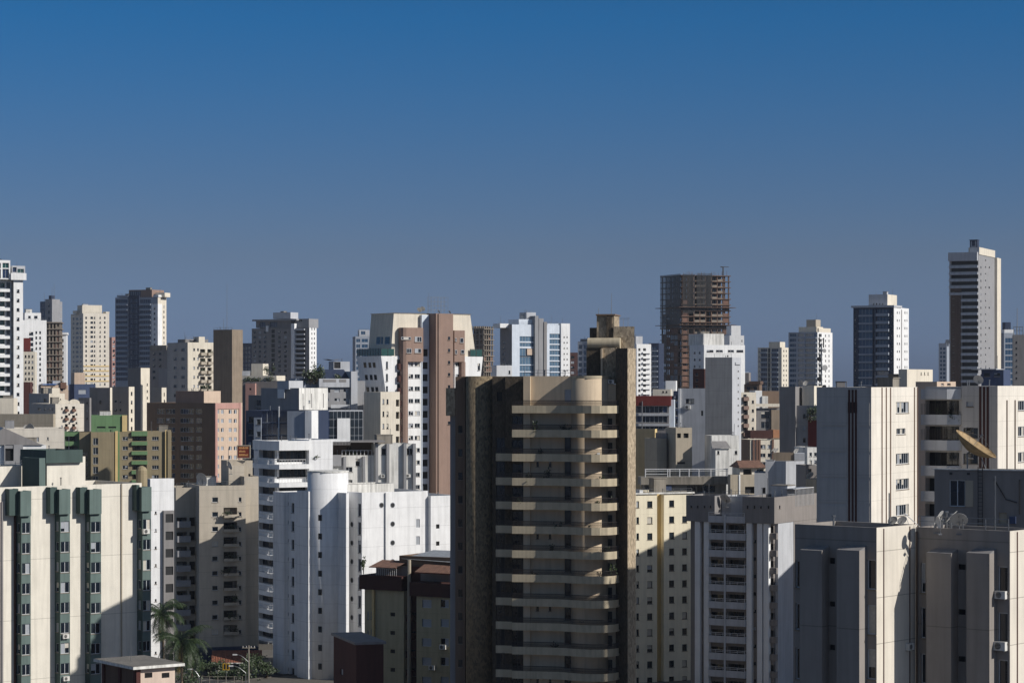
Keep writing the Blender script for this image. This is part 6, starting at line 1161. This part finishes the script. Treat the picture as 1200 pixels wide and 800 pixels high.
X = b.X; b.mass('concrete', 567.5, F=b.gF([(757,776),(805,815),(817,838)], [(569,577)], 'far'), par=.1); b.solid('deck_slab', 'concrete', -.8, b.w+1.2, -1.0, b.d, b.Z(567.4), b.Z(558.5)); m = MB(); z0 = b.Z(558.5); z1 = b.Z(549.5)
for q in (755.5,781.5,784,795.5,806.5,818,832,851): m.tube((X(q),-.8,z0-.05), (X(q),-.8,z1), .1, 'rail_light', 6)
m.tube((X(755),-.8,z1), (X(852),-.8,z1), .09, 'rail_light', 6); m.tube((X(755),-.8,z0+.55), (X(782),-.8,z0+.55), .06, 'rail_light', 6); m.tube((X(755),-.8,z1-.35), (X(852),-.8,z1-.35), .05, 'rail_light', 5); m.obj('railing', b.root); b.solid('roof_box', 'bluewall', X(777,-.6), X(787,-.6), -.7, -.03, b.Z(578), b.Z(568)); b.done()
b = Bld('low_block', 'small cream hut with rooftop dishes between the grey plant room and the striped block', 'building', -10, 957, 430, l=944, r=962)
b.mass('tan', 561, par=.2); b.done()
for i, (px, t) in enumerate(((948.5,'large white dish on the small cream hut left of the striped block'),(955.5,'smaller white dish beside it, nearest the striped block side wall'))): x, y, z = b.world(b.X(px,2), 1.5, b.Z(561)); dishobj(t, (x, y, z-.15), (.75,.5)[i], (30,70)[i], 40, base=.1)
# orange roof sign on the beige hut
b2 = be; x, y, z = b2.world(b2.X(286,6), 6.4, b2.Z(539.5)); e = empty('roof_sign', 'framed orange brown sign board with three lines of worn lettering on the beige roof hut', 'sign', (x, y, z-.05), 0); e.scale = (.86, .86, .86)
m = MB(); m.box(-1.25, 1.25, 0, .25, .35, 2.75, 'signred'); m.obj('panel', e); m = MB()
for q in ((-1.4,1.4,.2,.35),(-1.4,1.4,2.75,2.92),(-1.4,-1.25,.35,2.75),(1.25,1.4,.35,2.75)): m.box(q[0],q[1],-.08,.3,q[2],q[3],'tan')
m.obj('frame', e); m = MB()
rn2 = random.Random(3)
for zz, x0_, x1_ in ((2.15,-.95,.9),(1.45,-.95,.4),(.7,-.95,.95)):
    xx = x0_
    while xx < x1_: w_ = rn2.uniform(.12,.22); m.box(xx, xx+w_, -.03, -.001, zz, zz+rn2.choice([.34,.42,.42]), 'signtext'); xx += w_+.06
m.obj('lettering', e); m = MB(); m.box(-1.1,-1,.05,.2,0,.2,'steel'); m.box(1,1.1,.05,.2,0,.2,'steel'); m.obj('stand', e)
# ============================================================ STREET, PALMS
m = MB(); m.face([(-95,300,.06),(-28,300,.06),(-28,452,.06),(-95,452,.06)], 'pavement'); m.obj('pavement', kind='structure')
def strip(pts, w, z, mat, name, kind='structure'):
    m = MB(); (x0,y0),(x1,y1) = pts; d = Vector((x1-x0,y1-y0)); n = Vector((-d.y,d.x)).normalized()*w/2; m.face([(x0+n.x,y0+n.y,z),(x0-n.x,y0-n.y,z),(x1-n.x,y1-n.y,z),(x1+n.x,y1+n.y,z)], mat); return m.obj(name, kind=kind)
strip(((-75,380),(-20,440)), 9, .07, 'asphalt', 'road')
m = MB(); d = Vector((55,60)).normalized(); n = Vector((-d.y,d.x)); 
for s_ in (-1, 1):
    a = Vector((-75,380))+n*4.7*s_; c = Vector((-20,440))+n*4.7*s_; k = n*.15*s_; m.prism([(a.x,a.y),(c.x,c.y),(c.x+k.x,c.y+k.y),(a.x+k.x,a.y+k.y)][::s_ if s_ > 0 else -1], .05, .2, 'pavement')
m.obj('kerb', kind='structure')
for i in range(12): a = Vector((-75,380))+d*(4+i*6); strip(((a.x,a.y),(a.x+d.x*2.5,a.y+d.y*2.5)), .15, .075, 'paint_white', 'lane_marking') 
def palm(label, pos, h, seed, nf=32, fl=5.2):
    r = random.Random(seed); e = empty('palm_tree', label, 'palm tree', pos, 0, 'palms below the beige block'); m = MB(); p = Vector((0,0,-.1)); bend = Vector((r.uniform(-.5,.5), r.uniform(-.5,.5), 0)); n = 10
    for i in range(n): q = bend*((i+1)/n)**2+Vector((0,0,h*(i+1)/n)); m.tube(p, q, .24-.1*i/n, 'trunk', 8, .24-.1*(i+1)/n); p = q
    m.obj('trunk', e); top = p; m = MB()
    for k in range(nf):
        az = 2*math.pi*k/nf*2.4+r.uniform(-.2,.2); el = R_(75-105*(k/nf)+r.uniform(-8,8)); L = fl*r.uniform(.8,1.15); pts = []; q = top+Vector((0,0,.2)); e_ = el; hd = Vector((math.cos(az),math.sin(az),0))
        for s_ in range(13): pts.append(q.copy()); q = q+(hd*math.cos(e_)+Vector((0,0,math.sin(e_))))*(L/12); e_ -= R_(8.5)
        side_ = Vector((-math.sin(az),math.cos(az),0)); mt = 'dryleaf' if k > nf-3 else 'palmleaf'
        for s_ in range(12):
            m.tube(pts[s_], pts[s_+1], .05*(1-s_/13), mt, 3)
            if s_ < 1: continue
            dr = (pts[s_+1]-pts[s_]).normalized(); ll = 1.25*math.sin(math.pi*(s_+1.5)/15)+.25
            for u in (0,.33,.66):
                c = pts[s_]+(pts[s_+1]-pts[s_])*u
                for sg in (-1,1):
                    tip = c+(side_*sg*.75+dr*.5+Vector((0,0,-.55+r.uniform(-.25,.25)))).normalized()*ll; m.face([c-dr*.05, c+dr*.06, tip], mt)
    m.obj('crown', e)
palm('taller palm with a pale trunk in front of the beige block, left one of two', (wx(192,392), 392, .06), wz(718,392)-.5, 4); palm('shorter bushier palm right of the taller one, beside the street', (wx(213,384), 384, .06), wz(752,384)-.5, 9, 36, 5.6)
def bush(name, label, px, D, r, h, n, seed=None): shrub(name, label, (wx(px,D), D, .05), r, r*.8, h, n, .55)
bush('shrub', 'bright green shrub at the foot of the street pole', 287, 406, 2.0, 3.0, 300); bush('shrub', 'low dark shrub under the palms', 222, 398, 2.5, 2.2, 260)
def tree(label, px, D, h, r, seed, n=520):
    q = random.Random(seed); e = empty('leafy_tree', label, 'tree', (wx(px,D), D, .05), 0, 'trees along the shaded street'); m = MB(); top = Vector((q.uniform(-.4,.4), q.uniform(-.4,.4), h*.55)); m.tube((0,0,-.1), top, .2, 'stem', 7, .12); cl = []
    for i in range(9): c = Vector((q.uniform(-1,1)*r*.75, q.uniform(-1,1)*r*.75, h*q.uniform(.5,.95))); cl.append(c); m.tube(top*q.uniform(.6,1), c, .07, 'stem', 4, .03)
    m.obj('trunk', e); m = MB()
    for i in range(n):
        c = q.choice(cl); p = c+Vector((q.gauss(0,.34)*r, q.gauss(0,.34)*r, q.gauss(0,.1)*h)); u = Vector((q.gauss(0,1), q.gauss(0,1), q.gauss(0,1))).normalized(); v = u.orthogonal().normalized(); l = q.uniform(.3,.6); m.face([p-v*l*.3, p+u*l*.6-v*l*.1, p+u*l, p+v*l*.35+u*l*.4], 'leaf')
    m.obj('crown', e)
for i, (px, D, py, r) in enumerate(((225,408,766,2.2),(247,409.5,776,2.2),(271,409,786,1.7),(300,410,770,1.8),(312,409,778,1.5),(259,409,790,1.8))):
    tree(('dark street tree crowded between the palms and the front house','broad dark tree before the low tiled front house','low round tree in front of the yellow sign','leafy tree right of the concrete power pole','small tree against the foot of the white cylinder block','lowest tree crown at the bottom edge, right of the palms')[i], px, D, wz(py, D), r, 50+i)
def lamp(label, px, D, top, arm, yaw):
    e = empty('street_lamp', label, 'street lamp', (wx(px,D), D, .06), R_(yaw)); h = wz(top,D); m = MB(); m.tube((0,0,-.05), (0,0,h-1.2), .09, 'steel', 8, .06); m.obj('pole', e); m = MB(); p = Vector((0,0,h-1.2))
    for i in range(6): q = Vector((-arm*(i+1)/6, 0, h-1.2+1.2*math.sin(math.pi/2*(i+1)/6))); m.tube(p, q, .05, 'steel', 6); p = q
    m.obj('arm', e); m = MB(); m.box(-arm-.7, -arm+.05, -.17, .17, h-.08, h+.1, 'rail_light'); m.box(-arm-.6, -arm-.05, -.13, .13, h-.13, h-.08, 'blind'); m.obj('lamp_head', e)
lamp('street lamp with its head turned left at the bottom edge, below the palms', 233.5, 392, 784, 1.2, 0); lamp('upper street lamp curving left from the wooden power pole', 291, 402, 767, 1.9, 0); lamp('lower street lamp arm beside the yellow sign', 288, 400.5, 780, 2.1, 6)
def pole(label, px, D, top):
    e = empty('power_pole', label, 'pole', (wx(px,D), D, .06)); h = wz(top,D); m = MB(); m.tube((0,0,-.05), (0,0,h), .17, 'concrete', 8, .11); m.obj('post', e); m = MB(); m.box(-1.1,1.1,-.06,.06,h-.5,h-.35,'concrete'); m.obj('crossarm', e)
    for x in (-.95,-.4,.4,.95): m = MB(); m.tube((x,0,h-.35), (x,0,h-.1), .05, 'stain_white', 6); m.obj('insulator', e)
pole('concrete power pole with a crossarm beside the bright shrub', 291.5, 403, 756); pole('thinner dark power pole before the shaded beige block', 241.5, 430, 748)
e = empty('traffic_sign', 'small yellow framed road sign hanging left of the lower street lamp', 'sign', (wx(265,401), 401, .06)); h = wz(785,401); m = MB(); m.tube((0,0.1,-.05), (0,0.1,h+.8), .05, 'steel', 6); m.obj('post', e); m = MB(); m.box(-.55,.55,0,.05,h,h+1.1,'frame_dark'); m.obj('panel', e); m = MB()
for q in ((-.55,-.45,0,1.1),(.45,.55,0,1.1),(-.05,.05,0,1.1),(-.45,.45,0,.1),(-.45,.45,1.0,1.1)): m.box(q[0],q[1],-.02,0,h+q[2],h+q[3],'yellowsign')
m.obj('frame', e)
b = Bld('house', 'low shaded street front house with a brown tile roof under the beige block', 'house', 6, 252, 412.5, r=303, d=4)
X = b.X; z0 = b.Z(775); b.mass('bluegrey', 775, F=b.gF([(255,263),(270,279),(288,297)], [(779,788)], 'dwin'), par=0); m = MB(); m.face([(-.6,-.8,z0-.1),(b.w+.6,-.8,z0-.1),(b.w+.6,4,z0+1.5),(-.6,4,z0+1.5)], 'tilesd'); m.face([(-.6,-.8,z0-.25),(-.6,4,z0+1.35),(b.w+.6,4,z0+1.35),(b.w+.6,-.8,z0-.25)], 'mud'); m.box(-.6,b.w+.6,-.82,-.8,z0-.25,z0-.08,'stain_white'); m.obj('tiled_roof', b.root); b.done()
e = empty('fence', 'thin pale pipe fence along the street at the bottom edge, right of the palms', 'fence', (wx(236,401), 401, .06)); L_ = wx(284,401)-wx(236,401)
for i in range(6): m = MB(); x = L_*i/5; m.tube((x,0,-.05), (x,0,1.25), .05, 'concrete', 6); m.obj('post', e)
m = MB(); m.tube((0,0,1.2), (L_,0,1.2), .04, 'concrete', 5); m.tube((0,0,.65), (L_,0,.65), .03, 'concrete', 5); m.obj('rail', e)
# last small roofs of the middle distance
b = Bld('apartment_block', 'dark brown block behind the left shoulder of the grey slab', 'building', -20, 825.5, 640, l=812, r=830)
b.mass('maroon', 432, F=b.gF([(815,818)], rows(437,3,7,3), 'far')); b.done()
b = Bld('low_block', 'low dark roofed block right of the four slot white block, under the far skyline', 'building', -14, 890, 720, l=872, r=893)
b.mass('dkbrown', 450, F=b.gF([(875,879),(883,887)], [(453,457)], 'far')); b.pbox('penthouse', 'taupe', 873, 877.5, 436.5, 450.3, y0=2, y1=6); b.solid('roof_slab', 'mud', b.X(878), b.w+.3, -.4, 6, b.Z(450), b.Z(446.5)); b.done()
b = Bld('low_block', 'narrow white block squeezed below the red panel, left of the striped block', 'building', 12, 946, 485, r=960, d=8)
b.mass('stain_white', 524, F=b.gF([(948.5,951.5),(954,957)], rows(530,4.5,9,4), 'win')); b.done()
b = Bld('house', 'low brown roofed hut with stains before the beige right wing of the grey plant room', 'house', 10, 944, 440, r=957, d=6)
b.mass('taupe', 545, F=b.gF([(947,951)], [(549,554)], 'dwin')); b.done()
e = empty('telecom_mast', 'slim grey telecom mast with dark antenna drums, before the wide blue glazed tower', 'mast', (wx(962.5,640), 640, 0)); h = wz(402,640); m = MB(); m.tube((0,0,-.05), (0,0,h), .35, 'steel', 8, .2); m.obj('pole', e)
for i, (dz, sx, r_) in enumerate(((2,.7,.5),(4.2,-.7,.55),(6.5,.8,.75),(9.5,-.6,.6),(11.5,.7,.5))): m = MB(); m.tube((sx,-.4,h-dz), (sx,-.95,h-dz), r_, ('dish','frame_dark','dish','frame_dark','frame_dark')[i], 14); m.tube((0,0,h-dz), (sx,-.45,h-dz), .08, 'steel', 5); m.obj('drum_antenna', e)
for s_ in (-.55, .55): m = MB(); m.box(s_-.15, s_+.15, -.3, -.1, h-1.2, h+1.4, 'frame_dark'); m.obj('panel_antenna', e)
# far low city between the towers: too many to count, one object
m = MB(); q = random.Random(21)
for i in range(2600):
    D = 930+1150*q.random()**1.2; x = q.uniform(-.3, .3)*D*1.25; w_, d_, h = q.uniform(8, 20), q.uniform(8, 18), q.choice([4, 5, 6, 7, 9, 12, 16, 22, 28])*q.uniform(.8, 1.2); t_ = R_(q.choice([-30, 30, 60, 10])); c, s_ = math.cos(t_), math.sin(t_)
    P = [(x+a*c-b_*s_, D+a*s_+b_*c) for a, b_ in ((-w_/2,-d_/2),(w_/2,-d_/2),(w_/2,d_/2),(-w_/2,d_/2))]
    m.loft(P, 0, P, h, q.choice(['white', 'cream', 'stain_white', 'grey', 'beige2', 'ltgrey', 'peach', 'concrete']), True, q.choice(['roof', 'tilesd', 'tiles', 'roof', 'concrete']))
o = m.obj('low_rooftops', kind='stuff'); o['label'] = 'far low houses and small blocks filling the ground between the skyline towers'; o['category'] = 'rooftops'
# ============================================================ AIR
m = MB()
hz = bpy.data.materials.new('haze'); hz.use_nodes = True; MATS['haze'] = hz; t = hz.node_tree
t.nodes.remove(t.nodes['Principled BSDF']); pv = t.nodes.new('ShaderNodeVolumePrincipled'); pv.inputs['Density'].default_value = 0.00004; pv.inputs['Color'].default_value = (.80, .88, 1, 1); pv.inputs['Anisotropy'].default_value = .1
hz.cycles.homogeneous_volume = True if hasattr(hz.cycles, 'homogeneous_volume') else None
t.links.new(pv.outputs[0], t.nodes['Material Output'].inputs['Volume'])
m.box(-1500, 1500, -60, 2100, -1, 175, 'haze'); m.obj('haze', kind='stuff')
